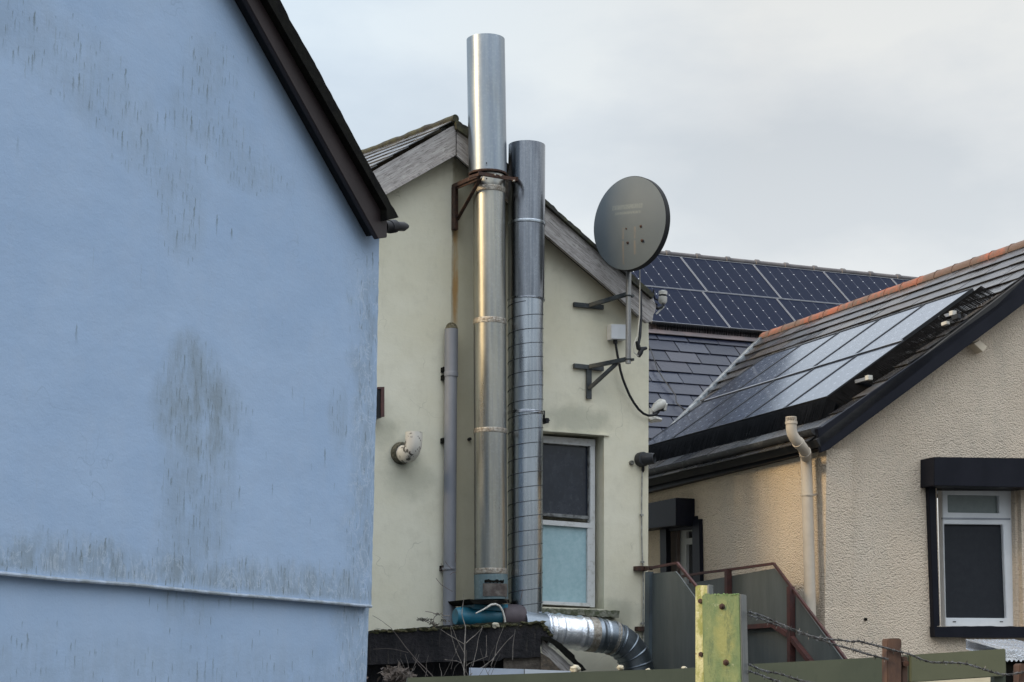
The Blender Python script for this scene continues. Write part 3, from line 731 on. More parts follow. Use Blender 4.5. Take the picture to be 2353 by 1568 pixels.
MB().slab(PC, [(876, 889.5), (883.5, 889), (883.5, 958), (876, 959)], .13, .012).slab(PC, [(868, 889.5), (876, 889.5), (876, 894), (868, 894)], .13, .012).build('rusty_edge', m_redrust.m, rb2)
MB().slab(PC, [(858, 892), (877, 890), (877, 960), (858, 961)], .12, .1).build('dark_web', m_black, rb2)
nail = MB().lathe(PC.at(1077, 1010, 0), PC.n, [(-.02, .013), (.03, .014), (.032, .0)], 10)
tag(nail.build('pipe_stub', m_black), 'tiny black pipe stub in the cream wall left of the tall flue', 'pipe stub')

# security light, black conduit
m_dkgrey = simple('dark_grey_plastic', (.020, .022, .026), (.032, .034, .038), .5, 0, 8, .1, spec=.25)
sn = thing('round_wall_light', 'round black wall lamp near the right corner of the cream house', 'wall lamp', PC.at(1480, 1057, 0))
c = PC.at(*c8(895, 350), .0); rA = pxr(c, 17)
MB().lathe(c, PC.n, [(0, rA), (.05, rA), (.07, rA * .9), (.075, rA * .55), (.09, 0)], 32).build('base', m_dkgrey, sn, )
ax = (PC.n * .8 + PC.u * .65 + V((0, 0, .02))).normalized()
c2_ = c + PC.n * .045
MB().lathe(c2_, ax, [(0, rA * .8), (.05, rA * .82), (.10, rA * .72), (.105, rA * .62), (.07, rA * .55), (.07, 0)], 28).build('snout', m_dkgrey, sn)
MB().lathe(PC.at(*c8(912, 408), .03), V((0, 0, -1)), [(-.02, .012), (.02, .014), (.03, .008), (.04, .0)], 12).build('gland', m_black, sn)
m_conduit = simple('grey_conduit', (.30, .31, .29), (.16, .16, .15), .6, 0, 20, .2)
cn = thing('conduit', 'thin vertical conduit running down below the round black lamp', 'conduit', PC.at(1478, 1560, .02))
pp = [PC.at(*c8(x, y), .02) for x, y in ((906, 415), (903, 600), (902, 735), (903, 900), (908, 1060), (912, 1100), (914, 1300), (912, 1500), (915, 1640))]
MB().tube(pp, .0065, 8).build('tube', m_conduit, cn)
for x, y in ((902, 735), (908, 1062), (908, 1490)): MB().box(PC.at(*c8(x, y), .025), PC.u, PC.n, V((0, 0, 1)), .014, .01, .009).build('clip', m_conduit, cn)
tag(MB().lathe(PC.at(*c8(828, 372), .0), PC.n, [(0, .021), (.02, .021), (.024, .016), (.02, .0)], 18).build('blanking_cap', simple('cap', (.12, .12, .10), (.07, .07, .06), .7)), 'small grey round cap left of the round black lamp', 'cap')

# =================================================================== SATELLITE DISH
mast_off = .36
dish = thing('satellite_dish', 'large grey satellite dish seen from behind on a mast by the cream gable', 'satellite dish', PC.at(1444, 836, mast_off))
t = Mt('dish_grey_paint'); u, v = t.uvxy()
base = t.mix(t.step(t.noise(2.5, 5, .6), .3, .7), (.095, .116, .130), (.112, .132, .145))
def rect(u0, u1, v0, v1, s=.006):
    a = t.math('MULTIPLY', t.step(u, u0 - s, u0 + s), t.step(u, u1 + s, u1 - s)); return t.math('MULTIPLY', a, t.math('MULTIPLY', t.step(v, v0 - s, v0 + s), t.step(v, v1 + s, v1 - s)))
lt = t.step(t.noise(42, 4, .8, 'UV', (1.6, .8, 1)), .40, .56)
base = t.mix(t.math('MULTIPLY', t.math('MAXIMUM', rect(-.165, .155, .115, .155), rect(-.13, .145, .070, .092)), t.math('MULTIPLY_ADD', lt, .22, .12)), base, (.24, .27, .25))
for bx, by, ln in ((-.03, -.045, .10), (.09, -.045, .10), (-.03, -.16, .20), (.09, -.16, .12)):
    rr2 = t.math('MULTIPLY', rect(bx - .009, bx + .009, by - ln, by, .008), t.step(t.noise(11, 5, .7, 'UV', (2, .4, 1)), .32, .6))
    base = t.mix(t.math('MULTIPLY', rr2, .55), base, (.22, .17, .12))
t.set(base, .6, 0, .25); m_dish = t.m
cen = CAM + ray(1446, 513) * (((PC.at(1446, 560, .55)) - CAM).length / ray(1446, 513).length)
axd = V((math.sin(R(39)), math.cos(R(39)), .02)).normalized()       # way the dish looks
xr = axd.cross(V((0, 0, 1))).normalized(); yr = xr.cross(axd).normalized()
tl = R(5); xr, yr = xr * math.cos(tl) - yr * math.sin(tl), xr * math.sin(tl) + yr * math.cos(tl)
SX, SY = pxr(cen, 101), pxr(cen, 109)
def bowl(depth, sc_=1.0, off=0.0, rings=14, seg=72, flip=False):
    mb = MB(); mb.v.append(cen + axd * (off - depth)); 
    for i in range(1, rings + 1):
        q = i / rings
        for k in range(seg):
            a_ = 2 * math.pi * k / seg
            mb.v.append(cen + xr * (SX * q * sc_ * math.cos(a_)) + yr * (SY * q * sc_ * math.sin(a_)) + axd * (off - depth * (1 - q * q)))
    def uvv(i):
        p = mb.v[i] - cen; return (p.dot(xr), p.dot(yr))
    for k in range(seg):
        f_ = (0, 1 + k, 1 + (k + 1) % seg); f_ = f_ if flip else f_[::-1]
        mb.face(f_, [uvv(i) for i in f_])
        for i in range(rings - 1):
            a_, b2 = 1 + i * seg + k, 1 + i * seg + (k + 1) % seg
            f_ = (a_, a_ + seg, b2 + seg, b2); f_ = f_ if flip else f_[::-1]
            mb.face(f_, [uvv(j) for j in f_])
    return mb
rf_ = bowl(.045); rf2 = bowl(.042, .995, .006, flip=True)
b = len(rf_.v); rf_.v += rf2.v
for f_, q in zip(rf2.f, rf2.uv): rf_.face([i + b for i in f_], q)
rf_.build('reflector', m_dish, dish)
rim = MB(); seg = 72
pr = [(1.0, 0.0), (1.012, .004), (1.012, .062), (.985, .064), (.985, .004)]
for s_, z_ in pr:
    for k in range(seg):
        a_ = 2 * math.pi * k / seg; rim.v.append(cen + xr * (SX * s_ * math.cos(a_)) + yr * (SY * s_ * math.sin(a_)) + axd * z_)
for i in range(len(pr)):
    for k in range(seg):
        j = (i + 1) % len(pr); k2 = (k + 1) % seg; rim.face((i * seg + k, i * seg + k2, j * seg + k2, j * seg + k))
rim.build('rim', simple('dark_dish_rim', (.010, .011, .013), (.015, .016, .018), .6, spec=.2), dish)
for (x, y) in ((805, 712), (960, 685), (815, 865), (972, 840)):
    dr = ray(*cd6(x, y)); pl_ = cen - axd * .040; p = CAM + dr * ((pl_ - CAM).dot(axd) / dr.dot(axd))
    MB().lathe(p + axd * .01, -axd, [(0, .013), (.008, .013), (.009, .008), (.020, .007), (.021, 0)], 8).build('bolt', m_rust.m, dish)
m_mast = steel('galvanised_mast', (.30, .30, .29), (.22, .22, .22), .45, dirt=.5, tint=(.14, .12, .10), metal=.7).m
mt_, mb_ = PC.at(1444.5, 600, mast_off), PC.at(1443.5, 836, mast_off)
MB().tube([mt_, mb_], pxr(mb_, 6.3), 20).build('mast', m_mast, dish)
MB().bar(PC.at(1441, 620, mast_off + .02), PC.at(1452, 600, mast_off + .1), .05, .06).bar(PC.at(1450, 560, .45), PC.at(1447, 625, .40), .05, .03).build('mast_clamp', m_dkgrey, dish, bevel=.003)
ar = MB(); pa = [PC.at(*cd7(x, y), .46) for x, y in ((744, 215), (748, 430), (740, 600), (728, 660))]
ar.tube(pa, [.013, .013, .013, .013], 10)
ar.build('feed_arm', m_dkgrey, dish)
wc = MB(); pa = [PC.at(*cd7(x, y), .47) for x, y in ((738, 30), (740, 200), (738, 420), (722, 590), (700, 640), (684, 690), (690, 735), (728, 768))]
wc.tube(pa, .005, 6); wc.build('white_cable', simple('white_cable', (.42, .42, .38), (.34, .33, .3), .6), dish)
kn = MB(); 
kn.tube([PC.at(*cd7(x, y), .46) for x, y in ((715, 640), (730, 700), (745, 715))], [.015, .021, .016], 12)
kn.tube([PC.at(*cd7(x, y), .46) for x, y in ((728, 768), (745, 735), (760, 705), (795, 698))], [.018, .023, .020, .014], 12)
kn.build('feed_clamp', m_black, dish)

m_brk = simple('galvanised_bracket', (.030, .036, .04), (.07, .078, .08), .5, .4, 12, .3, 60, .003)
def wallbracket(low):
    lab = 'lower dark bracket with a diagonal brace, holding the dish mast' if low else 'upper dark bracket under the bargeboard, holding the dish mast'
    y0 = 841 if low else 700
    t_ = thing('mast_bracket', lab, 'bracket', PC.at(1353, 917 if low else 710, .02), 'brackets of the dish mast')
    MB().bar(PC.at(1318, y0, .02), PC.at(1386, y0 + 7, .02), .03, .040).build('wall_bar', m_brk, t_, bevel=.002)
    MB().bar(PC.at(1355, y0 + 2, .03), PC.at(1449, y0 - (17 if low else 26), mast_off), .03, .036).build('arm', m_brk, t_, bevel=.002)
    if low:
        MB().bar(PC.at(1353, 846, .02), PC.at(1353, 917, .02), .05, .02, PC.n).build('wall_plate', m_brk, t_, bevel=.002)
        MB().bar(PC.at(1353, 894, .03), PC.at(1421, 832, .24), .03, .030).build('brace', m_brk, t_, bevel=.002)
    u_ = MB(); y1 = 826 if low else 680
    pp = []
    for k in range(13):
        a_ = math.pi * 2 * k / 12; c = PC.at(1444, y1, mast_off); pp.append(c + V((math.cos(a_), math.sin(a_), 0)) * (pxr(c, 7.4)))
    u_.tube(pp, .006, 6, False); u_.box(PC.at(1452, y1 + 1, mast_off), PC.u, PC.n, V((0, 0, 1)), .012, .02, .010); u_.build('clamp', m_brk, t_)
wallbracket(False); wallbracket(True)

jb = thing('junction_box', 'pale grey junction box on the cream wall behind the dish mast', 'junction box', PC.at(1420, 782, 0))
m_box = simple('pale_grey_plastic', (.58, .60, .62), (.52, .54, .55), .55, 0, 6, .05)
MB().slab(PC, [(1404, 745), (1440, 746), (1440, 781), (1404, 780)], .075, .075).build('case', m_box, jb, bevel=.004)
MB().slab(PC, [(1405, 746), (1439, 747), (1439, 780), (1405, 779)], .088, .012).build('lid', m_box, jb, bevel=.003)
MB().tube([PC.at(*cd7(530, 628), .05), PC.at(*cd7(532, 660), .05)], .02, 12).build('gland', m_black, jb)
tag(MB().tube([PC.at(*cd7(x, y), .05) for x, y in ((531, 645), (538, 690), (548, 750), (560, 810), (575, 890), (595, 960), (622, 1030), (652, 1100), (690, 1165), (730, 1220), (770, 1255), (810, 1272), (850, 1270), (885, 1258))], .011, 10).build('black_cable', m_black), 'thick black cable curving from the junction box to the floodlight', 'cable')

m_wht = simple('weathered_white_plastic', (.48, .47, .43), (.25, .23, .19), .5, 0, 14, .2, lo=.5, hi=.7)
flt = thing('floodlight', 'weathered white twin floodlight on the right corner of the cream house', 'floodlight', PC.at(1510, 955, 0))
def q7(x, y, o=.0): return PC.at(*cd7(x, y), o)
MB().tube([q7(845, 1240), q7(880, 1200), q7(925, 1170), q7(950, 1165)], [.020, .040, .046, .030], 14).tube([q7(905, 1150, .0), q7(950, 1185), q7(945, 1230)], [.018, .032, .02], 10).build('lamp_head', m_wht, flt)
MB().tube([q7(822, 1315), q7(860, 1300), q7(925, 1310)], [.028, .034, .018], 4).build('sensor_box', m_wht, flt, smooth=False, bevel=.003)
MB().tube([q7(850, 1265), q7(885, 1235), q7(905, 1215), q7(945, 1222)], [.02, .026, .022, .018], 12).build('knuckle', m_black, flt)
MB().tube([q7(835, 1215, -.02), q7(832, 1300, -.02)], .03, 10).build('backplate', m_wht, flt)
usn = thing('roof_sensor', 'small white and black sensor hanging off the rotten bargeboard end', 'sensor', PC.at(1520, 705, .1))
MB().tube([q7(936, 208, .1), q7(936, 215, .1), q7(936, 245, .1)], [.018, .038, .038], 18).build('cap', m_wht, usn)
MB().tube([q7(936, 262, .1), q7(934, 300, .1), q7(932, 318, .1)], [.038, .038, .028], 18).build('body', m_wht, usn)
MB().tube([q7(936, 243, .1), q7(936, 264, .1)], .031, 16).build('neck', m_black, usn)
sa = MB(); sa.tube([q7(790, 285, .12), q7(825, 270, .12), q7(850, 295, .12), q7(862, 335, .12), q7(890, 360, .12), q7(925, 350, .12), q7(940, 325, .12)], [.014, .012, .014, .013, .014, .014, .014], 8)
sa.tube([q7(858, 200, .12), q7(855, 240, .12), q7(870, 280, .12), q7(895, 290, .12)], .008, 6); sa.tube([q7(810, 240, .12), q7(835, 300, .12), q7(890, 330, .12)], .008, 6)
sa.build('bracket_arm', m_black, usn)
MB().bar(q7(878, 408, .1), q7(945, 345, .1), .010, .012).build('stay', m_wht, usn)

# =================================================================== SLAB, FAN, DUCT
PT = facade((1050, 1500), 13.3, 90)          # front of the dark lean-to
def dark_conc():
    t = Mt('black_mossy_concrete')
    c = t.mix(t.step(t.noise(6, 7, .7, 'UV', (1.5, .6, 1)), .35, .7), (.016, .016, .018), (.035, .032, .034))
    c = t.mix(t.math('MULTIPLY', t.step(t.noise(16, 5, .7, 'UV', (2.2, .25, 1)), .56, .72), .8), c, (.075, .065, .055))
    q = t.n('ShaderNodeSeparateXYZ'); g_ = t.n('ShaderNodeNewGeometry'); t.l(g_.outputs['Position'], q.inputs[0])
    mz = t.math('ADD', t.math('MULTIPLY', t.math('SUBTRACT', t.noise(14, 6, .7), .5), .22), q.outputs[2])
    m_ = t.step(mz, 2.06, 2.12)
    c = t.mix(t.math('MULTIPLY', m_, .6), c, (.036, .036, .016))
    t.set(c, .95, 0, .2); t.bump(t.noise(28, 6, .7), 1, .02); return t.m
m_conc = dark_conc()
m_moss = simple('moss', (.028, .032, .010), (.055, .045, .020), 1.0, 0, 30, .9, 60, .01)
lt_ = thing('lean_to', 'black mossy lean-to roof edge below the fan, beside the blue house', 'lean-to', PT.at(1050, 1600))
top = rough([(800, 1455), (846, 1451), (900, 1449), (1005, 1439), (1120, 1431), (1200, 1430), (1245, 1432)], 1.3, 6)
MB().slab(PT, top + rough([(1262, 1447), (1270, 1460), (1262, 1470)], 1, 4) + rough([(1243, 1466), (1242, 1510), (1157, 1513), (1150, 1518), (1000, 1521), (843, 1528), (800, 1530)], 1, 10), 0, 1.5).build('fascia', m_conc, lt_)
MB().slab(PT, [(800, 1529), (1000, 1520), (1156, 1512), (1156, 1800), (800, 1800)], -.18, 1.2).build('inner_wall', m_conc, lt_)
MB().slab(PT, rough([(1157, 1513), (1241, 1510), (1241, 1600)], .6, 9) + [(1157, 1600)], -.03, .5).build('stone_pier', simple('dull_stone', (.055, .045, .038), (.10, .085, .07), .95, 0, 18, .8, 40, .015), lt_)
wb = MB().slab(PT, rough([(1246, 1467), (1256, 1480), (1285, 1505), (1325, 1540), (1295, 1544)], 1, 7) + rough([(1270, 1530), (1250, 1505), (1244, 1495)], 1, 7), -.05, .05)
board_uv(wb, PT, (1250, 1470), (1325, 1540)).build('rotten_board', m_wood, lt_)
MB().slab(PT, rough([(1243, 1463), (1266, 1464), (1300, 1488), (1320, 1506), (1322, 1514), (1348, 1540), (1338, 1543)], 1.2, 6) + rough([(1310, 1517), (1285, 1493), (1262, 1474), (1243, 1470)], 1, 6), .02, .10).build('slates', m_edge, lt_)
MB().slab(PT, [(1242, 1500), (1262, 1512), (1292, 1544), (1242, 1600)], -.02, .4).build('stone_pier', simple('brown_stone', (.11, .085, .06), (.06, .05, .04), .95, 0, 22, .8, 40, .015), lt_)
ms = MB()
for i in range(150):
    x = random.uniform(846, 1250); y = 1451 - (x - 846) * .0475 + random.uniform(-1, 5) if x < 1200 else 1431 + random.uniform(-1, 6)
    p = PT.at(x, y, random.uniform(-.02, .012)); r_ = random.uniform(.006, .020); ms.blob(p, r_ * 1.6, r_, r_ * .7, .35, 1, i)
for i in range(30):
    x = 1245 + random.random() * 25; p = PT.at(x, 1433 + (x - 1245) * 1.0 + random.uniform(0, 8), random.uniform(-.02, .01)); r_ = random.uniform(.008, .018); ms.blob(p, r_, r_, r_, .35, 1, i)
tag(ms.build('moss', m_moss, lt_), kind='stuff')

m_teal2 = simple('teal_motor_paint', (.01, .15, .24), (.02, .10, .14), .45, .1, 7, .3, 40, .003, lo=.35, hi=.7)
m_purp = simple('purple_brown_iron', (.040, .030, .036), (.060, .045, .052), .6, .1, 9, .4, 40, .004)
fan = thing('extractor_fan', 'blue motor and dark drum of an extractor fan under the tall flue', 'extractor fan', fpt(1110, 1438))
axu = PC.u
ml, mr_ = fpt(1046, 1417, .40), fpt(1156, 1419, .40); rm = pxr(ml, 22)
ln = (mr_ - ml).length; axm = (mr_ - ml).normalized()
MB().lathe(ml, axm, [(0, 0), (.0, rm * .80), (.015, rm * .93), (.03, rm * .97), (.10, rm), (.105, rm * 1.02), (.115, rm), (ln, rm), (ln, rm * .5)], 48).build('motor', m_teal2, fan)
MB().lathe(fpt(1147, 1421, .40), axm, [(0, 0), (0, pxr(ml, 31)), (.01, pxr(ml, 33)), (.17, pxr(ml, 33)), (.20, pxr(ml, 31)), (.20, 0)], 56).build('drum', m_purp, fan)
MB().slab(PC, [(1090, 1387), (1168, 1389), (1165, 1405), (1090, 1400)], OFF + .12, .25).build('throat', m_teal2, fan)
cpts = [PC.at(*c8b(x, y), .56) for x, y in ((800, 735), (870, 700), (935, 665), (985, 632), (1040, 622), (1090, 645), (1125, 700), (1148, 780), (1158, 850), (1160, 900))]
MB().tube(cpts, [.005, .006, .008, .009, .009, .009, .009, .009, .009, .009], 8).build('white_cable', m_wht, fan)

duct = thing('foil_duct', 'horizontal silver foil-wrapped duct bending down at the right below the window', 'duct', fpt(1340, 1500))
ctl = [(1196, 1440), (1240, 1446), (1264, 1449), (1328, 1455), (1392, 1463), (1420, 1472), (1440, 1487), (1455, 1508), (1464, 1535), (1468, 1565), (1469, 1640)]
def interp(t_):
    n = len(ctl) - 1; f_ = t_ * n; i = min(int(f_), n - 1); s_ = f_ - i
    p = [ctl[max(0, min(n, i + k))] for k in (-1, 0, 1, 2)]
    def cr(a, b, c, d): return .5 * (2 * b + (c - a) * s_ + (2 * a - 5 * b + 4 * c - d) * s_ ** 2 + (3 * b - a - 3 * c + d) * s_ ** 3)
    return (cr(*[q[0] for q in p]), cr(*[q[1] for q in p]))
m_foil = Mt('crumpled_foil'); t = m_foil; t.set(t.mix(t.step(t.noise(9, 5, .6), .35, .7), (.88, .90, .94), (.62, .66, .72)), .26, .9)
t.bump(t.vor(8, 'Object', 'F1', (1, 1, 1)), .22, .03); t.bump(t.noise(30, 5, .7), .4, .015)
m_dz = steel('dull_duct_zinc', (.17, .20, .23), (.24, .27, .30), .35, dirt=.5, tint=(.10, .11, .12)).m
def ductpiece(name, t0, t1, mat, rp, n=30, ribs=0, wob=0.0):
    pts = []; rad = []
    for i in range(n + 1):
        tt = t0 + (t1 - t0) * i / n; x, y = interp(tt); p = fpt(x, y, .42); pts.append(p)
        r_ = pxr(p, rp)
        if ribs and abs(((tt - t0) / (t1 - t0) * ribs) % 1 - .5) < .06: r_ += .008
        r_ += wob * noise.noise(V((i * .6, rp, 1)))
        rad.append(r_)
    return MB().tube(pts, rad, 40).build(name, mat, duct)
ductpiece('collar', .0, .17, m_dz, 37, 8)
ductpiece('foil_wrap', .13, .335, m_foil.m, 38.5, 40, 3, .007)
ductpiece('spiral_length', .33, .47, m_dz, 38, 30, 2)
ductpiece('elbow', .46, 1.0, m_dz, 37.5, 90, 6)
for t0, r_ in ((.335, 40), (.39, 39.5), (.435, 40), (.47, 39)):
    ductpiece('joint_tape', t0 - .006, t0 + (.018 if r_ == 40 else .004), m_foil_band.m if r_ == 40 else m_st4, r_, 4)

# =================================================================== PEBBLE-DASHED HOUSE WITH SOLAR ROOFS
def dash(name, a, b_):
    t = Mt(name)
    n1 = t.math('ADD', t.math('MULTIPLY', t.vor(72, 'UV', 'F1', (1, 1.25, 1)), -.8), t.math('ADD', t.noise(54, 4, .65, 'UV', (.9, 1.3, 1)), .52)); n3 = t.noise(1.0, 5, .6, 'UV')
    c = t.mix(t.step(n3, .3, .7), a, b_); c = t.mix(t.math('MULTIPLY', t.step(n1, .52, .30), .35), c, tuple(x * .55 for x in a))
    c = t.mix(t.math('MULTIPLY', t.step(t.noise(3, 7, .75, 'UV', (1, .5, 1)), .45, .75), .38), c, (.36, .33, .27))
    t.set(c, .9, 0, .25); t.bump(n1, 1.0, .012); t.bump(t.noise(70, 4, .6, 'UV'), .5, .004); return t.m
m_dash = dash('pebble_dash', (.60, .50, .39), (.665, .565, .45))
m_blk = simple('black_gloss_paint', (.006, .007, .012), (.009, .010, .016), .45, 0, 4, .08, 50, .002, spec=.14)
m_uv = simple('white_upvc', (.62, .64, .66), (.56, .58, .60), .35, 0, 4, .03)
ph = thing('pebble_dashed_house', 'beige pebble-dashed house with black bargeboard and shuttered openings', 'house', V((KC.x, KC.y, 0)))
gw = MB().slab(PG, [[(1893, 2600), (1895, 1500), (1897, 1300), (1899, 1030), (1897, 1000), (2353, 655), (2600, 455), (3400, 1100), (3400, 2600)],
                    [(2152, 1112), (2345, 1112), (2352, 1440), (2162, 1440)]], 0, .25)
gw.build('gable_wall', m_dash, ph)
sw = MB().slab(PS, [[(1899, 1030), (1897, 1300), (1895, 1500), (1893, 2600), (1400, 2300), (1400, 1120), (1492, 1100), (1838, 1020)],
                    [(1519, 1200), (1593, 1195), (1595, 1500), (1519, 1480)]], 0, .25)
sw.build('side_wall', m_dash, ph)
# boxed shutters and black trims
sh = MB().slab(PG, [(2146.7, 1050.3), (3000, 1062), (3000, 1134), (2146.7, 1116)], .2, .2); sh.build('shutter_box', m_blk, ph, bevel=.004)
tr = MB().slab(PG, [(2134, 1112), (2150, 1112), (2160, 1438), (2146, 1442)], .05, .06)
tr.build('window_trim', m_blk, ph, bevel=.003)
MB().slab(PG, rough([(2147, 1440), (2260, 1439), (2353, 1440), (2500, 1441)], .8, 14) + [(2500, 1467), (2353, 1465.5)] + rough([(2250, 1466), (2149, 1464)], .6, 14), .07, .12).build('window_sill', m_blk, ph, bevel=.003)
MB().slab(PG, [(2165, 1118), (2345, 1119), (2345, 1127), (2165, 1126)], -.02, .08).build('shutter_guide', m_dkgrey, ph)
wfm = MB().slab(PG, [[(2165, 1126), (2324, 1128), (2333, 1441), (2173, 1440)],
                     [(2177.5, 1137), (2295, 1139), (2296, 1180), (2178.5, 1178)],
                     [(2169.5, 1204.5), (2304.5, 1206), (2313, 1421), (2174.5, 1420)]], -.10, .07)
wn_ = wfm.build('window', m_uv, ph, bevel=.004)
MB().slab(PG, [(2166, 1189.5), (2322, 1191), (2322, 1195), (2166, 1193.5)], -.095, .02).build('transom_groove', simple('grey_seal', (.25, .27, .3), (.2, .22, .25), .5), wn_)
MB().slab(PG, [(2176, 1136), (2296, 1138), (2297, 1182), (2177, 1180)], -.13, .01).build('upper_pane', frosted('grey_green_glass', (.13, .16, .155), (.16, .19, .185), .25), wn_)
MB().slab(PG, [(2168, 1203), (2306, 1205), (2315, 1423), (2172, 1422)], -.13, .01).build('lower_pane', frosted('dark_blind_glass', (.014, .016, .021), (.019, .022, .027), .5, .2), wn_)
hb_ = MB()
for x in (2190, 2298): hb_.slab(PG, [(x, 1428), (x + 7, 1428), (x + 7, 1430), (x, 1430)], -.096, .01)
hb_.build('drain_slots', m_edge, wn_)
MB().slab(PG, [(2331, 1110), (2341, 1110), (2349, 1441), (2337, 1441)], -.05, .1).build('window_reveal', m_dash, ph)
tm = MB().slab(PG, [(2238, 790), (2252, 782), (2269, 797), (2259, 809)], .10, .11); tm.build('purlin_end', simple('beige_timber', (.66, .57, .44), (.58, .50, .39), .8), ph, bevel=.003)
# side door
MB().slab(PS, [(1400, 1166), (1492, 1156), (1553, 1144), (1553, 1208), (1400, 1225)], .2, .2).build('shutter_box', m_blk, ph, bevel=.004)
MB().slab(PS, [(1590, 1195), (1606, 1193), (1609, 1360), (1592, 1365)], .04, .05).build('door_trim', m_blk, ph)
MB().slab(PS, [(1516, 1204), (1530, 1202), (1532, 1390), (1518, 1395)], .04, .05).build('door_trim', m_blk, ph)
MB().slab(PS, [(1516, 1196), (1600, 1186), (1600, 1216), (1516, 1222)], .02, .05).build('shutter_guide', m_blk, ph)
door = MB().slab(PS, [[(1535, 1190), (1600, 1190), (1602, 1470), (1535, 1470)], [(1577, 1222), (1591, 1220), (1591, 1236), (1577, 1238)], [(1577, 1252), (1592, 1250), (1592, 1420), (1577, 1422)]], -.12, .05)
dr_ = door.build('door', m_uv, ph)
MB().slab(PS, [(1536, 1195), (1556, 1195), (1556, 1470), (1536, 1470)], -.08, .03).build('door_panel', simple('brown_door_panel', (.17, .13, .115), (.13, .10, .09), .5), dr_)
MB().slab(PS, [(1576, 1215), (1598, 1215), (1598, 1430), (1576, 1430)], -.15, .01).build('door_pane', frosted('dark_door_glass', (.02, .022, .028), (.035, .035, .04), .15), dr_)
# eaves: fascia, gutter
fs = MB().slab(PS, [(1400, 1115), (1500, 1084), (1800, 1002), (1886, 980), (1886, 1030), (1838, 1045), (1492, 1131), (1400, 1152)], .07, .09)
fs.build('fascia', m_blk, ph)
gt = MB(); ga, gb = PS.at(1380, 1112, .13), PS.at(1876, 986, .13); n_ = 40; sg_ = 9; rg = .055
for i in range(n_ + 1):
    c = ga.lerp(gb, i / n_) + V((0, 0, .002 * noise.noise(V((i * .4, 0, 0)))))
    for rr3 in (rg, rg * .9):
        for k in range(sg_):
            a_ = math.pi + math.pi * k / (sg_ - 1); gt.v.append(c + PS.n * (math.cos(a_) * rr3) + V((0, 0, math.sin(a_) * rr3)))
st_ = 2 * sg_
for i in range(n_):
    for k in range(sg_ - 1):
        a_ = i * st_ + k; gt.face((a_, a_ + st_, a_ + st_ + 1, a_ + 1)); gt.face((a_ + sg_, a_ + sg_ + 1, a_ + sg_ + st_ + 1, a_ + sg_ + st_))
    for k in (0, sg_ - 1):
        a_ = i * st_ + k; gt.face((a_, a_ + sg_, a_ + sg_ + st_, a_ + st_))
for e in (0, n_):
    gt.face([e * st_ + k for k in range(sg_)])
gt.build('gutter', simple('weathered_black_gutter', (.018, .019, .022), (.10, .105, .11), .55, 0, 10, .3, 30, .004, lo=.50, hi=.75), ph)
# bargeboard of the gable
MB().slab(PG, [(1878, 985), (1890, 980.8), (2143, 804), (2289, 702), (2353, 640.5), (2600, 441), (2600, 515), (2353, 699), (2130, 866), (1905, 1033), (1887, 1040)], .2, .04).build('bargeboard', m_blk, ph, bevel=.004)
MB().slab(PG, [(1890, 985), (2143, 810), (2353, 648), (2600, 450), (2600, 495), (2353, 680), (2130, 846), (1915, 1008), (1900, 1008)], .158, .16).build('soffit', m_blk, ph)
# roof bodies
Ev = PR.uv(PS.at(1700, 1028, .26))[1]
def prz(p): return PR.uv(p)
ea = prz(PR.at(1880, 985)); rid = prz(PR.at(1750, 778)); rid2 = prz(PR.at(2353, 565)); near_u = PR.uv(PG.at(1885, 995, .2))[0]
ridge_v = (rid[1] + rid2[1]) / 2; far_u = rid[0]; eav_v = PR.uv(V0)[1] - .05
nu = near_u
def rl(a, b, o=0): return PR.P(a, b, o)
rb_ = MB().slab(PR, [rl(nu, eav_v), rl(nu, ridge_v), rl(far_u, ridge_v), PR.at(1497, 1028), rl(PR.uv(PR.at(1497, 1028))[0], eav_v)], 0, .07, isworld=True)
m_under = simple('dark_underlay', (.012, .012, .014), (.02, .02, .02), .8)
rb_.build('roof_base', m_under, ph, smooth=False)
bx_ = nM; vdir = (vb - va).normalized()
def wing_keep(c):
    # keep slates on the viewer's side of the valley
    s = (c - va).cross(vdir).dot(nR)
    return s * wing_sign > .05
wing_sign = 1 if (rl(nu, (eav_v + ridge_v) / 2) - va).cross(vdir).dot(nR) > 0 else -1
m_slW = slate_mat('wing_slate', (.022, .023, .027), (.048, .046, .045), (.075, .060, .046), .45, (.12, .36))
sw_ = MB(); slates(sw_, PR, far_u - .3, nu - .05, eav_v - .02, ridge_v - .03, .36, .245, wing_keep)
sw_.build('slates', m_slW, ph, smooth=False)
# clay ridge
m_clay = Mt('terracotta_ridge'); t = m_clay
t.set(t.mix(t.step(t.noise(1.6, 7, .75), .38, .55), (.30, .095, .05), (.13, .085, .065)), .85); t.bump(t.noise(30, 5, .7), .8, .01)
cr_ = MB(); a_, b2 = rl(far_u - .03, ridge_v, .0), rl(nu, ridge_v, .0)
L_ = (b2 - a_).length; nt_ = int(L_ / .30); dr3 = (b2 - a_).normalized()
for i in range(nt_ + 1):
    p = a_ + dr3 * (L_ * i / (nt_ + 1)) - V((0, 0, .03)); q = a_ + dr3 * (L_ * (i + 1.01) / (nt_ + 1)) - V((0, 0, .03))
    cr_.tube([p, p.lerp(q, .9), q], [.085, .085, .092], 12)
cr_.build('ridge_tiles', m_clay.m, ph)
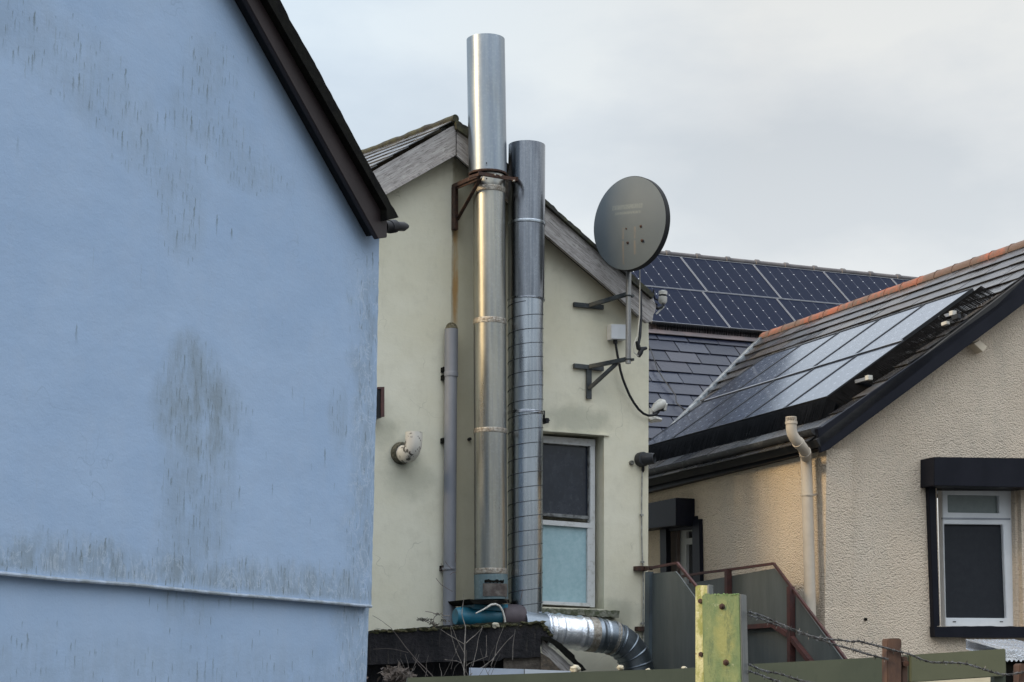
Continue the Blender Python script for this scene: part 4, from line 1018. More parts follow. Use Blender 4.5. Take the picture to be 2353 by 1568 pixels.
# main roof
mr_v = PM.uv(PM.at(1800, 612))[1]; lowv = PM.uv(PM.at(1497, 1060))[1]
m_slM = slate_mat('blue_grey_slate', (.008, .011, .024), (.016, .021, .040), (.024, .022, .032), .05, (.2, .42), .4)
bs = MB().slab(PM, [PM.P(-2.6, lowv - .3), PM.P(5.5, lowv - .3), PM.P(5.5, mr_v), PM.P(-2.6, mr_v)], 0, .06, isworld=True); 
bs.v = [p - PM.n * .006 for p in bs.v]; bs.build('roof_base', m_under, ph, smooth=False)
sm = MB(); slates(sm, PM, -2.2, 1.4, lowv - .25, .02, .40, .213)
sm.build('slates', m_slM, ph, smooth=False)
rt = MB(); x0 = PM.uv(PM.at(1400, 575))[0]
a_ = PM.P(x0, mr_v, .0)
for i in range(20):
    p = PM.P(x0 + i * .43, mr_v + .02, -.01); q = PM.P(x0 + i * .43 + .43, mr_v + .02, -.01)
    rt.tube([p, p.lerp(q, .86), p.lerp(q, .88), q], [.036, .036, .050, .050], 10)
rt.build('ridge_tiles', simple('dark_ridge_tile', (.085, .08, .085), (.12, .11, .11), .7, 0, 6, .4, 30), ph)
lead = MB().slab(PM, [PM.P(-2.2, -.13), PM.P(.75, -.13), PM.P(.62, .05), PM.P(-2.2, .05)], 0, .01, isworld=True); lead.v = [p + PM.n * .045 for p in lead.v]
lead.build('lead_apron', simple('pinkish_lead', (.13, .10, .10), (.085, .075, .08), .45, .2, 5, .5, 20, .01), ph)
# valley flashing
va2 = PR.at(1489, 1036); vb2 = PR.at(1750, 776); n2 = 26; vf = MB(); mid = (nR + nM).normalized()
sdv = (va2 - vb2).normalized().cross(nR).normalized()
if (rl(nu, 0) - va2).dot(sdv) < 0: sdv = -sdv
for i in range(n2 + 1):
    c = va2.lerp(vb2, i / n2); w_ = .10 + .02 * noise.noise(V((i, 0, 0)))
    vf.v += [c + nR * .03, c + sdv * w_ * .5 + nR * (.038 + .006 * noise.noise(V((i * 1.3, 1, 0)))), c + sdv * w_ + nR * .034, c + sdv * w_ + nR * .0, c]
for i in range(n2):
    for k in range(5):
        k2 = (k + 1) % 5; vf.face((i * 5 + k, (i + 1) * 5 + k, (i + 1) * 5 + k2, i * 5 + k2))
vf.build('valley_flashing', simple('lead_valley', (.10, .115, .13), (.30, .33, .35), .5, .2, 14, .7, 25, .01), ph)

# --- solar panels
def cell_mat(name, cell, line, frame_dots, nu_, nv_, lw, rough_, frost=0.0, dim=1.0):
    t = Mt(name); u, v = t.uvxy()
    fu = t.math('FRACT', t.math('MULTIPLY', u, nu_)); fv = t.math('FRACT', t.math('MULTIPLY', v, nv_))
    du = t.math('ABSOLUTE', t.math('SUBTRACT', t.math('FRACT', t.math('ADD', fu, .5)), .5)); dv = t.math('ABSOLUTE', t.math('SUBTRACT', t.math('FRACT', t.math('ADD', fv, .5)), .5))
    lin = t.step(du, lw * 1.6, lw * .5)
    dia = t.step(t.math('ADD', du, t.math('MULTIPLY', dv, 1.0)), frame_dots * 1.15, frame_dots * .75)
    hv = t.math('ABSOLUTE', t.math('SUBTRACT', t.math('FRACT', t.math('MULTIPLY', v, nv_ * 4)), .5)); hl = t.step(hv, .36, .5)
    c = t.mix(t.math('MULTIPLY', hl, .35), cell, tuple(x * 1.5 for x in cell))
    c = t.mix(t.math('MULTIPLY', lin, line), c, (.42, .44, .50)); c = t.mix(t.math('MULTIPLY', dia, dim), c, (.60, .62, .66))
    r_ = rough_
    if frost:
        fn = t.noise(9, 6, .75, 'Object'); c = t.mix(t.math('MULTIPLY', t.step(t.noise(60, 3, .7), .45, .7), frost), c, (.35, .37, .42))
    t.set(c, r_, 0, .5)
    t.b.inputs['Specular IOR Level'].default_value = .5 if frost else .05
    if frost:
        t.b.inputs['Coat Weight'].default_value = 1.0; t.b.inputs['Coat Roughness'].default_value = .12; t.b.inputs['Coat IOR'].default_value = 2.6; t.b.inputs['Coat Tint'].default_value = (.86, .92, 1, 1)
        t.b.inputs['Specular IOR Level'].default_value = .1
    if frost: t.bump(t.noise(70, 3, .7), .55, .004)
    return t.m
m_cellM = cell_mat('blue_cells', (.0042, .0082, .024), .24, .056, 6, 5, .012, .45)
m_cellW = cell_mat('textured_cells', (.009, .012, .022), .08, .10, 5, 6, .015, .34, .30, .55)
m_alu = simple('aluminium_frame', (.32, .33, .36), (.26, .27, .29), .4, .7, 6, .05)
m_alub = simple('black_frame', (.03, .032, .036), (.04, .042, .045), .4, .5, 6, .05)
def panel(pl, a, b, wd_, hg, shear, fm, cm, label, group, off=.12, fr=.018, topline=None):
    def P(x, y, o): return pl.P(a + x - shear * y, b + y, off + o)
    root = thing('solar_panel', label, 'solar panel', P(wd_ / 2, 0, 0), group)
    def q(x0, y0, x1, y1, o, th, mat, nm, uv=None):
        mb = MB().slab(pl, [P(x0, y0, o), P(x1, y0, o), P(x1, y1, o), P(x0, y1, o)], 0, th, isworld=True)
        if uv:
            out = []
            for f_ in mb.f:
                out.append([((( mb.v[i] - P(0, 0, 0)).dot(pl.u) + shear * (mb.v[i] - P(0, 0, 0)).dot(pl.v)) / wd_, (mb.v[i] - P(0, 0, 0)).dot(pl.v) / hg) for i in f_])
            mb.uv = out
        return mb
    g_ = .006; mb = MB()
    loops = [[P(g_, g_, .02), P(wd_ - g_, g_, .02), P(wd_ - g_, hg - g_, .02), P(g_, hg - g_, .02)],
             [P(g_ + fr, g_ + fr * .8, .02), P(wd_ - g_ - fr, g_ + fr * .8, .02), P(wd_ - g_ - fr, hg - g_ - fr * .8, .02), P(g_ + fr, hg - g_ - fr * .8, .02)]]
    mb.slab(pl, loops, 0, .045, isworld=True).build('frame', fm, root, smooth=False)
    q(g_ + fr * .5, g_ + fr * .5, wd_ - g_ - fr * .5, hg - g_ - fr * .5, .014, .02, cm, 'x', True).build('cells', cm, root, smooth=False)
    return root
place = {(-2, 0): 'solar panel at the lower left end of the rear roof array, mostly behind the cream house', (-2, 1): 'solar panel at the upper left end of the rear roof array, hidden behind the dish',
         (-1, 0): 'lower row solar panel on the rear roof just right of the dish mast', (-1, 1): 'upper row solar panel on the rear roof directly right of the dish',
         (0, 0): 'lower row solar panel on the rear roof ending at the clay ridge', (0, 1): 'upper row solar panel, first whole one right of the dish',
         (1, 0): 'lower row rear solar panel half hidden by the clay ridge', (1, 1): 'upper row rear solar panel, second whole one right of the dish',
         (2, 1): 'upper row rear solar panel cut off by the clay ridge', (3, 1): 'solar panel tip at the far right end of the rear roof array', (2, 0): 'lower row rear solar panel hidden behind the clay ridge'}
for (i, j), lab in place.items():
    if i == -2 or (i, j) == (2, 0): continue
    panel(PM, i * 1.035, j * .775, 1.035, .775, .10, m_alu, m_cellM, lab, 'solar panels on the rear roof', .10, .006)
wl_ = {0: 'nearest to the gable verge', 1: 'second from the gable verge', 2: 'third from the gable verge', 3: 'fourth from the gable verge', 4: 'at the valley end'}
for i in range(5):
    for j in range(2):
        lab = ('upper' if j else 'lower') + ' row frosted solar panel on the front wing, ' + wl_[i]
        a0 = -.72 * (i + 1)
        if i == 4 and j == 1: a0 += 0
        panel(PR, a0, j * .915, .72, .915, -.105, m_alub, m_cellW, lab, 'solar panels on the front wing roof', .12, .008)
# pale joint strip between the wing rows
js = MB().slab(PR, [PR.P(-3.5, .904), PR.P(.06, .904), PR.P(.06, .926), PR.P(-3.5, .926)], 0, .004, isworld=True); js.v = [p + PR.n * .146 for p in js.v]
tag(js.build('panel_rail', m_alu), 'thin bright rail between the two rows of wing solar panels', 'rail')
m_mesh = simple('black_mesh', (.0025, .003, .004), (.005, .0055, .007), .8, 0, 9, 0, spec=.06)
# bird-proofing mesh
def skirt(path, n_, hh, lab, nm='bird_mesh', dens=160, lean=None, th_=.0026):
    mb = MB()
    for (p, q) in path:
        ln_ = (q - p).length; k = int(ln_ * dens); d_ = (q - p).normalized()
        for i in range(k):
            a_ = p + d_ * (ln_ * (i + random.uniform(-.25, .25)) / k); mb.bar(a_ + n_ * .01, a_ - n_ * hh + d_ * random.uniform(-.006, .006) + (lean or V()) * random.uniform(.9, 1), th_, th_)
        for f_ in (.1, .5, .9): mb.bar(p - n_ * hh * f_, q - n_ * hh * f_, .003, .003)
    return tag(mb.build(nm, m_mesh, smooth=False), lab, 'bird mesh')
skirt([(PM.P(-2.1, -.005, .10), PM.P(.75, -.005, .10))], nM, .085, 'black bristly bird mesh along the bottom of the rear solar panels', lean=-vM * .07)
skirt([(PR.P(-3.6, -.01, .12), PR.P(.01, -.01, .12)), (PR.P(.01, -.01, .12), PR.P(.11, -.02, .06))], nR, .11, 'black bird mesh under the lower edge of the wing solar panels', lean=-vR * .18, dens=240, th_=.0045)
skirt([(PR.P(-.01, -.17, .02), PR.P(.012, 0, .12)), (PR.P(.012, 0, .12), PR.P(.012 + .19, 1.83, .12))], nR, .11, 'black bird mesh under the verge-side edge of the wing solar panels', lean=-dW * .13, dens=240, th_=.004)
# rail ends by the verge
def rails(y0, lab, big):
    r_ = thing('panel_rail_end', lab, 'rail end', PR.P(.22, y0, .06), 'rail ends beside the wing panels')
    MB().bar(PR.P(.08, y0, .10), PR.P(.30, y0, .10), .035, .03).build('rail', m_alu, r_, bevel=.002)
    MB().bar(PR.P(.27, y0 - .015, .11), PR.P(.32, y0 - .015, .11), .045, .04).build('end_cap', m_wht, r_, bevel=.002)
    if big:
        MB().bar(PR.P(.32, y0 - .06, .08), PR.P(.40, y0 - .05, .08), .04, .045).build('connector', m_dkgrey, r_, bevel=.003)
        MB().bar(PR.P(.27, y0 - .15, .08), PR.P(.34, y0 - .14, .08), .04, .03).build('white_clip', m_wht, r_, bevel=.003)
    return r_
rails(1.36, 'white rail end and clips by the top of the black gable verge', True)
rails(.28, 'short pale rail end near the lower corner of the wing panels', False)
# cable on the slates
cb_pts = [PM.at(*cd7(x, y), .06) for x, y in ((820, 680), (850, 760), (890, 880), (940, 960), (1000, 1040), (1045, 1100), (1050, 1160), (1090, 1200), (1130, 1225), (1190, 1215))]
tag(MB().tube(cb_pts, .007, 6).build('roof_cable', m_dkgrey), 'dark cable lying across the blue slates by the valley', 'cable')

# --- beige vent pipe
m_beige = simple('beige_pipe', (.42, .36, .29), (.48, .42, .34), .5, 0, 5, .1)
vp = thing('beige_vent_pipe', 'beige vent pipe with a slotted cap against the pebble-dashed wall', 'pipe', PS.at(1868, 1600, .15))
c1p = [(1060, 1300), (1060, 1330), (1066, 1365), (1082, 1395), (1110, 1430), (1138, 1462), (1156, 1495), (1162, 1530)]
of = [.42, .42, .41, .39, .34, .28, .22, .16]
pts = [PS.at(*c1(x, y), o_) for (x, y), o_ in zip(c1p, of)] 
MB().tube(pts, [pxr(p, 12.5) for p in pts], 24).build('bend', m_beige, vp)
lp = [PS.at(x_, y_, .12) for x_, y_ in ((1852, 1046), (1854, 1100), (1857, 1200), (1862, 1400), (1868, 1600), (1872, 2000))]
MB().tube(lp, [pxr(p, 13) for p in lp], 24).build('pipe_length', m_beige, vp)
cc = MB(); c0 = PS.at(*c1(1060, 1300), .42); r_ = pxr(c0, 12.5)
cc.lathe(c0, V((0, 0, 1)), [(0, r_), (0, r_ * 1.12), (.02, r_ * 1.14), (.022, r_ * .8), (.03, r_ * .6)], 24)
cc.lathe(c0 + V((0, 0, .052)), V((0, 0, 1)), [(0, 0), (0, r_ * 1.0), (.008, r_ * 1.0), (.014, 0)], 24)
for k in range(16):
    a_ = 2 * math.pi * k / 16; dd_ = V((math.cos(a_), math.sin(a_), 0)) * r_ * 1.0; cc.bar(c0 + dd_ + V((0, 0, .018)), c0 + dd_ * .96 + V((0, 0, .056)), .006, .004)
cc.build('slotted_cap', m_beige, vp)
def pring(root, p, ax_, r_, h, mat, nm, bulge=.004): return MB().lathe(p, ax_, [(-h / 2, r_ - .003), (-h / 2, r_ + bulge), (h / 2, r_ + bulge), (h / 2, r_ - .003)], 28).build(nm, mat, root)
pring(vp, pts[4], (pts[5] - pts[3]), pxr(pts[4], 13), .03, m_beige, 'collar'); pring(vp, pts[6], (pts[7] - pts[5]), pxr(pts[4], 13), .03, m_beige, 'collar')
pring(vp, lp[0], V((0, 0, 1)), pxr(lp[0], 13.5), .03, m_beige, 'collar')
q = PS.at(1855.5, 1138, .12); pring(vp, q, V((0, 0, 1)), pxr(q, 13.2), .018, m_beige, 'clamp')
MB().bar(q + V((.04, 0, 0)), PS.at(1878, 1136, 0), .012, .016).build('clamp_stem', m_beige, vp)
tag(MB().lathe(PG.at(*c4b(285, 1178), 0), PG.n, [(-.01, .012), (.02, .012), (.022, 0)], 8).build('wall_hole_plug', m_edge), 'small dark plug in the pebble dash left of the window', 'plug')

# =================================================================== OUTSIDE STAIR
st = thing('outside_stair', 'outside metal stair with grey sheet sides and red-brown rails', 'staircase', PS.at(1700, 1600, .6))
m_sheet = Mt('grey_green_sheet'); t = m_sheet
t.set(t.mix(t.step(t.noise(2.5, 5, .6, 'UV', (2.5, .5, 1)), .3, .7), (.078, .090, .088), (.108, .120, .118)), .5, .1, .3); t.bump(t.noise(4, 3, .6, 'UV', (1, .3, 1)), .3, .02)
NR, FR = .30, 1.06
MB().slab(PS, [(1488, 1320), (1497, 1318.5), (1552, 1313), (1562, 1325), (1600, 1378), (1680, 1500), (1680, 1900), (1478, 1900)], FR, .012).build('side_panel', m_sheet.m, st)
MB().slab(PS, [(1540, 1349), (1612, 1336), (1779, 1306.5), (1790, 1318), (1814, 1350), (1935, 1515), (2050, 1680), (2050, 1900), (1540, 1900)], NR, .012).build('side_panel', m_sheet.m, st)
m_pipe = m_redrust.m
def sb(pts_, off, w_=.035, name='handrail', h_=None):
    mb = MB()
    for a_, b2 in zip(pts_, pts_[1:]): mb.bar(PS.at(*a_, off), PS.at(*b2, off), w_, h_ or w_)
    return mb.build(name, m_pipe, st, bevel=.002)
rwid = .022
sb([(1494, 1306), (1556, 1294), (1602, 1350), (1700, 1480)], FR, rwid)
sb([(1566, 1325), (1614, 1317), (1672, 1310), (1778, 1295.5), (1945, 1517), (2060, 1680)], NR + .02, rwid)
sb([(1673, 1308), (1673, 1700)], NR + .03, .048, 'post')
sb([(1817, 1348), (1819, 1700)], NR + .03, .050, 'post')
sb([(1615, 1449), (1778, 1437), (1816, 1462), (1862, 1520), (1900, 1570)], NR + .03, .045, 'midrail', .04)
MB().slab(PC, [(1462, 1301), (1488, 1301), (1488, 1312), (1462, 1311)], .05, .05).build('wall_tie', m_rust.m, st)
MB().slab(PC, [(1465, 1440), (1490, 1440), (1490, 1451), (1465, 1450)], .05, .05).build('wall_tie', m_rust.m, st)
MB().bar(PC.at(1484, 1306, .04), PS.at(1496, 1306, FR), .03, .035).build('rail_end', m_rust.m, st)
MB().slab(PS, [(1482, 1315), (1492, 1314), (1488, 1900), (1476, 1900)], FR + .03, .04).build('edge_post', simple('blue_grey_post', (.10, .13, .15), (.075, .09, .10), .5, .3), st)
trd = MB()
for i in range(6):
    p = PS.at(1779, 1306, NR); base = V((p.x, p.y, p.z - .95)) - dW * (.25 * i) + V((0, 0, -.2 * i)); trd.box(base + PS.n * .47, dW, PS.n, V((0, 0, 1)), .13, .45, .02)
trd.box(V((p.x, p.y, p.z - .95)) + PS.n * .47 + dW * .9, dW, PS.n, V((0, 0, 1)), .8, .45, .02)
trd.build('treads', m_dkgrey, st)

# =================================================================== FOREGROUND FENCE
PF = facade((1500, 1540), 9.0, 82)
t = Mt('olive_green_paint'); c = t.mix(t.step(t.noise(2, 5, .6), .3, .7), (.060, .070, .047), (.080, .090, .060)); c = t.mix(t.math('MULTIPLY', t.step(t.noise(18, 6, .75, 'UV', (1, .3, 1)), .52, .75), .4), c, (.035, .042, .030)); c = t.mix(t.math('MULTIPLY', t.step(t.noise(45, 4, .7), .66, .72), .6), c, (.16, .16, .12)); t.set(c, .45, .1, .4); t.bump(t.noise(2.5, 3, .5), .25, .02); m_green = t.m
m_green2 = simple('olive_paint_sunlit', (.088, .095, .056), (.105, .112, .068), .45, .1, 3, .15, 30, .004)  # lighter copy of the rail's olive paint, sunlight put into the colour
f1 = thing('green_rail_panel', 'long olive green steel rail running along the bottom behind the mossy post', 'fence rail', PF.at(1500, 1568))
MB().slab(PF, [(936, 1557.5), (1553, 1537), (1720, 1526.5), (1976, 1513), (2089, 1505), (2089, 1668), (1500, 1690), (936, 1700)], 0, .05).build('rail_face', m_green, f1, bevel=.004)
MB().slab(PF, [(936, 1700), (960, 1700), (960, 6000), (936, 6000)], -.01, .05).build('post', m_green, f1)
MB().slab(PF, [(2060, 1668), (2084, 1668), (2084, 6000), (2060, 6000)], -.01, .05).build('post', m_green, f1)
f2 = thing('green_rail_panel', 'short olive green steel rail panel at the lower right, under the window', 'fence rail', PF.at(2200, 1568))
MB().slab(PF, [(2093, 1505), (2311, 1491), (2313, 1554), (2093, 1568.5)], .02, .05).build('rail_face', m_green2, f2, bevel=.004)
MB().slab(PF, [(2285, 1553), (2311, 1551), (2313, 6000), (2285, 6000)], -.02, .05).build('post', m_green, f2)
m_stone = simple('pale_knob_stone', (.45, .42, .33), (.30, .26, .18), .8, 0, 30, .4)
for x, y, r_, lab in ((1321.5, 1538, 12, 'largest cream lump on the green rail, below the foil duct'), (1425.5, 1535, 8, 'small cream lump on the green rail, below the duct elbow'), (1489, 1541, 6, 'half-sunk pale lump on the green rail right of the duct elbow'), (1572, 1537, 7, 'flat white lump on the green rail beside the mossy post')):
    p = PF.at(x, y, -.09); q = pxr(p, r_); tag(MB().blob(p, q, q, q * .8, .18, 3, x).build('pale_stone', m_stone), lab, 'stone', 'cream lumps along the green rail')
# pale boards and litter behind the rail
PK = facade((1150, 1545), 11.5, 88)
pb = thing('white_board', 'long bluish white board lying behind the green rail', 'board', PK.at(1150, 1560))
MB().slab(PK, [(1078, 1534.5), (1204, 1538), (1204, 1562), (1078, 1562)], 0, .03).build('left_board', simple('bluish_white_board', (.36, .40, .47), (.30, .34, .40), .6, 0, 6, .2), pb)
MB().slab(PK, [(1206, 1538), (1330, 1543), (1330, 1562), (1206, 1562)], .004, .03).build('right_board', simple('pale_white_board', (.50, .53, .57), (.44, .47, .50), .6, 0, 6, .2), pb)
sk = MB()
for i in range(260):
    x = random.gauss(912, 17); y = random.gauss(1553, 11); p = PK.at(x, y, random.uniform(-.1, .1)); a_ = V((random.uniform(-1, 1), random.uniform(-1, 1), random.uniform(-1, 1))).normalized(); b2 = a_.orthogonal().normalized()
    s_ = random.uniform(.012, .032); n0 = len(sk.v); sk.v += [p - a_ * s_, p + b2 * s_ * .5 + a_.cross(b2) * s_ * .3, p + a_ * s_, p - b2 * s_ * .5]; sk.face((n0, n0 + 1, n0 + 2, n0 + 3))
tag(sk.build('dead_leaves', simple('dead_leaf', (.14, .11, .09), (.07, .055, .045), .9), smooth=False), 'heap of dead brown leaves under the lean-to by the blue wall', 'dead leaves', kind='stuff')

# bare shrubs
m_twig = simple('pale_bark', (.26, .23, .20), (.15, .13, .11), .85, 0, 30, .4)
def twig(name, lab, lines, off, conv, pl=PK, m_=m_twig, sc_=.78):
    r_ = thing(name, lab, 'shrub', pl.at(*conv(*lines[0][0][0]), off))
    for k, (ln_, ra, rb3) in enumerate(lines):
        n = len(ln_); oo = [off + .05 * math.sin(k * 2.1) * i / n for i in range(n)]
        pts_ = [pl.at(*conv(*p_), o_) for p_, o_ in zip(ln_, oo)]
        # finer path with a natural wobble
        fine = []
        for i in range(n - 1):
            for j in range(4):
                f_ = j / 4; q_ = pts_[i].lerp(pts_[i + 1], f_); fine.append(q_ + V((noise.noise(q_ * 9), 0, noise.noise(q_ * 9 + V((5, 5, 5))))) * .006)
        fine.append(pts_[-1]); m = len(fine)
        MB().tube(fine, [max(.0012, (ra + (rb3 - ra) * i / m) * sc_) for i in range(m)], 6).build('stem' if k == 0 else 'branch', m_, r_)
    return r_
twig('bare_shrub', 'pale bare sapling in front of the black lean-to under the blue motor', [
    ([(670, 1500), (655, 1400), (668, 1250), (675, 1080), (675, 900), (650, 800), (638, 740), (645, 650), (652, 560), (655, 500)], .0062, .0012),
    ([(672, 1110), (600, 1070), (520, 1020), (440, 970), (380, 930)], .0032, .001),
    ([(690, 1095), (740, 1050), (800, 1000), (850, 940), (885, 890)], .0034, .001),
    ([(672, 1220), (630, 1140), (570, 1050), (530, 950), (500, 880)], .0028, .001),
    ([(650, 1400), (610, 1300), (560, 1180), (520, 1050), (495, 900)], .0032, .001),
    ([(620, 1340), (560, 1310), (490, 1300), (430, 1290)], .003, .001),
    ([(690, 1370), (720, 1340), (790, 1310), (860, 1285), (950, 1250)], .003, .001),
    ([(770, 1370), (790, 1250), (820, 1130), (850, 1000), (880, 900)], .003, .001),
    ([(740, 1475), (800, 1430), (900, 1380), (1010, 1290), (1090, 1180), (1180, 1070), (1260, 990)], .005, .001),
    ([(990, 1370), (1040, 1240), (1060, 1110), (1090, 1020), (1140, 890)], .003, .001),
    ([(1240, 1290), (1250, 1150), (1275, 1000), (1280, 930)], .0025, .001),
    ([(930, 1260), (940, 1150), (930, 1000)], .002, .0008)], .0, c8b)
twig('bare_shrub', 'thin dark bare twigs in front of the lean-to beside the blue wall', [
    ([(605, 1185), (540, 1110), (480, 1050), (410, 970), (360, 900), (310, 835), (250, 790), (175, 745)], .0048, .001),
    ([(570, 1180), (520, 1110), (460, 1045)], .0035, .001),
    ([(310, 845), (250, 845), (195, 835)], .0022, .0008), ([(430, 1010), (350, 990), (270, 980), (180, 985)], .002, .0008),
    ([(800, 1080), (740, 1065), (690, 1060)], .002, .001), ([(735, 1130), (750, 1060)], .002, .001)], .0, c5, m_=simple('dark_twig', (.11, .09, .08), (.07, .06, .05), .9))
rs_ = random.Random(31)
ex = []
for i in range(16):
    x = rs_.uniform(-40, 1100); y = 1500; ln_ = [(x, y)]; dx = rs_.uniform(-60, 60)
    for k in range(rs_.randint(2, 4)): x += dx + rs_.uniform(-25, 25); y -= rs_.uniform(50, 130); ln_.append((x, y))
    ex.append((ln_, rs_.uniform(.0018, .0034), .0008))
twig('bare_shrub', 'fine dead stems tangled low behind the green rail in front of the lean-to', ex, .12, c8b, m_=simple('grey_twig', (.14, .12, .105), (.08, .07, .06), .9))
# dried weed on the slab and thin twigs against the grey pipe
weed = thing('dried_weed', 'dried dark weed with curled leaves on top of the mossy slab', 'weed', PT.at(1005, 1440, -.3))
wm = MB()
for ln_ in ([(330, 890), (290, 860), (240, 830), (170, 805), (90, 820)], [(310, 880), (290, 820), (300, 780), (350, 735)], [(440, 860), (420, 810), (385, 770)], [(190, 710), (260, 720), (330, 745)], [(385, 750), (440, 765), (490, 765)]):
    wm.tube([PT.at(*c8b(*p_), -.3) for p_ in ln_], .003, 5)
wm.build('stem', m_twig, weed)
lf = MB()
for cx_, cy_, n_, s_ in ((140, 812, 26, 30), (200, 815, 22, 28), (330, 745, 18, 22), (310, 870, 22, 30), (420, 820, 16, 22), (270, 850, 16, 24)):
    for i in range(n_):
        p = PT.at(*c8b(cx_ + random.gauss(0, s_), cy_ + random.gauss(0, s_ * .35)), -.3 + random.uniform(-.03, .03)); a_ = V((random.uniform(-1, 1), random.uniform(-.5, .5), random.uniform(-.5, .5))).normalized(); b2 = a_.orthogonal().normalized(); z_ = random.uniform(.007, .016)
        n0 = len(lf.v); lf.v += [p - a_ * z_, p + b2 * z_ * .4, p + a_ * z_, p - b2 * z_ * .4]; lf.face((n0, n0 + 1, n0 + 2, n0 + 3))
lf.build('leaves', simple('dry_leaf_dark', (.045, .045, .035), (.08, .06, .04), .95), weed, smooth=False)
tw = thing('climbing_twigs', 'fine dead twigs across the foot of the grey soil pipe', 'twigs', PC.at(1030, 1440, .2))
tm_ = MB()
for ln_ in ([(430, 105), (470, 160), (510, 200)], [(320, 310), (380, 385), (450, 430), (520, 470)], [(545, 0), (560, 60), (550, 120)], [(370, 210), (400, 170), (380, 130)], [(490, 265), (530, 235), (565, 240)], [(385, 240), (400, 215), (440, 205)], [(1110, 450), (1140, 500), (1170, 560), (1195, 630)], [(1330, 600), (1355, 540), (1370, 440)]):
    tm_.tube([PC.at(*c8b(*p_), .22 if ln_[0][0] < 1000 else .6) for p_ in ln_], .0022, 5)
tm_.build('stems', simple('twig_brown', (.14, .10, .09), (.09, .07, .06), .9), tw)
tag(MB().blob(PT.at(*c8b(1045, 880), .01), .03, .02, .022, .3, 2, 5).build('pale_stone', m_stone), 'single white stone on the edge of the mossy slab', 'stone')

# --- mossy post of two steel channels
DP = 6.0
post = thing('mossy_post', 'algae-green double channel steel post with rusty bolts, standing in the foreground', 'post', CAM + ray(1660, 1568) * (DP / ray(1660, 1568).y) - V((0, 0, 1.6)))
th = R(24)
def pv(x, y): q_ = ray(x, y); return CAM + q_ * (DP / q_.y)
P0 = pv(1614, 1366)
PBf = Plane(V((P0.x, P0.y, 0)), (math.cos(th), -math.sin(th), 0), (0, 0, 1))       # broad face
def algae():
    t = Mt('algae_covered_steel'); u, v = t.uvxy()
    c = t.mix(t.step(t.noise(11, 6, .65, 'UV', (1.4, .5, 1)), .38, .62), (.115, .17, .075), (.20, .235, .10))
    c0 = PBf.uv(PBf.at(1665, 1462))
    r2 = t.math('ADD', t.math('POWER', t.math('DIVIDE', t.math('SUBTRACT', u, c0[0]), .028), 2.0), t.math('POWER', t.math('DIVIDE', t.math('SUBTRACT', v, c0[1]), .075), 2.0))
    yl = t.step(t.math('ADD', r2, t.math('MULTIPLY', t.math('SUBTRACT', t.noise(22, 5, .65, 'UV'), .5), 5.0)), 2.4, .2)
    c = t.mix(t.math('MULTIPLY', yl, .6), c, (.30, .29, .10))
    c = t.mix(t.math('MULTIPLY', t.step(t.noise(20, 7, .75, 'UV', (1.4, .4, 1)), .50, .64), .6), c, (.055, .10, .055))
    c = t.mix(t.math('MULTIPLY', t.step(t.noise(34, 6, .7), .62, .70), .55), c, (.36, .38, .24))
    c = t.mix(t.math('MULTIPLY', t.step(t.noise(16, 6, .75, 'UV'), .64, .70), .8), c, (.13, .065, .025))
    t.set(c, .6, 0, .4); t.bump(t.noise(60, 5, .7), .6, .003); return t.m
m_alg = algae()
t = Mt('cream_lichen_steel'); c = t.mix(t.step(t.noise(28, 6, .7, 'Object', (1, 1, .5)), .40, .60), (.50, .48, .26), (.24, .25, .07)); c = t.mix(t.math('MULTIPLY', t.step(t.noise(55, 5, .7), .60, .66), .8), c, (.20, .10, .035))
c = t.mix(t.math('MULTIPLY', t.step(t.noise(70, 5, .7), .62, .68), .6), c, (.7, .68, .55)); t.set(c, .65); t.bump(t.noise(60, 5, .7), .8, .004); m_lic = t.m
m_pgrey = simple('grey_galvanised_side', (.11, .12, .12), (.17, .18, .17), .5, .3, 14, .4, 50, .004, (1, 1, .3))
uB = PBf.u; nB = PBf.n; up_ = V((0, 0, 1))
wB = PBf.uv(PBf.at(1699.5, 1400))[0]; ztop = PBf.at(1640, 1366).z; zb = 0.0
def pbox(name, mat, a0, a1, n0, n1, z0, z1, bev=.003):
    c_ = V((P0.x, P0.y, 0)) + uB * ((a0 + a1) / 2) + nB * ((n0 + n1) / 2) + up_ * ((z0 + z1) / 2)
    mb = MB().box(c_, uB, nB, up_, (a1 - a0) / 2, (n1 - n0) / 2, (z1 - z0) / 2, .5)
    mb.uv = [[((mb.v[i] - PBf.o).dot(uB), mb.v[i].z) for i in f_] for f_ in mb.f]
    return mb.build(name, mat, post, bevel=bev)
pbox('channel_web', m_alg, 0, wB, -.006, 0, zb, ztop, .002)
pbox('channel_flange', m_pgrey, wB - .0005, wB + .005, -.065, -.002, zb, ztop - .001, .0015)
pbox('channel_flange', m_alg, -.004, .002, -.05, -.0065, zb, ztop - .004, .0015)
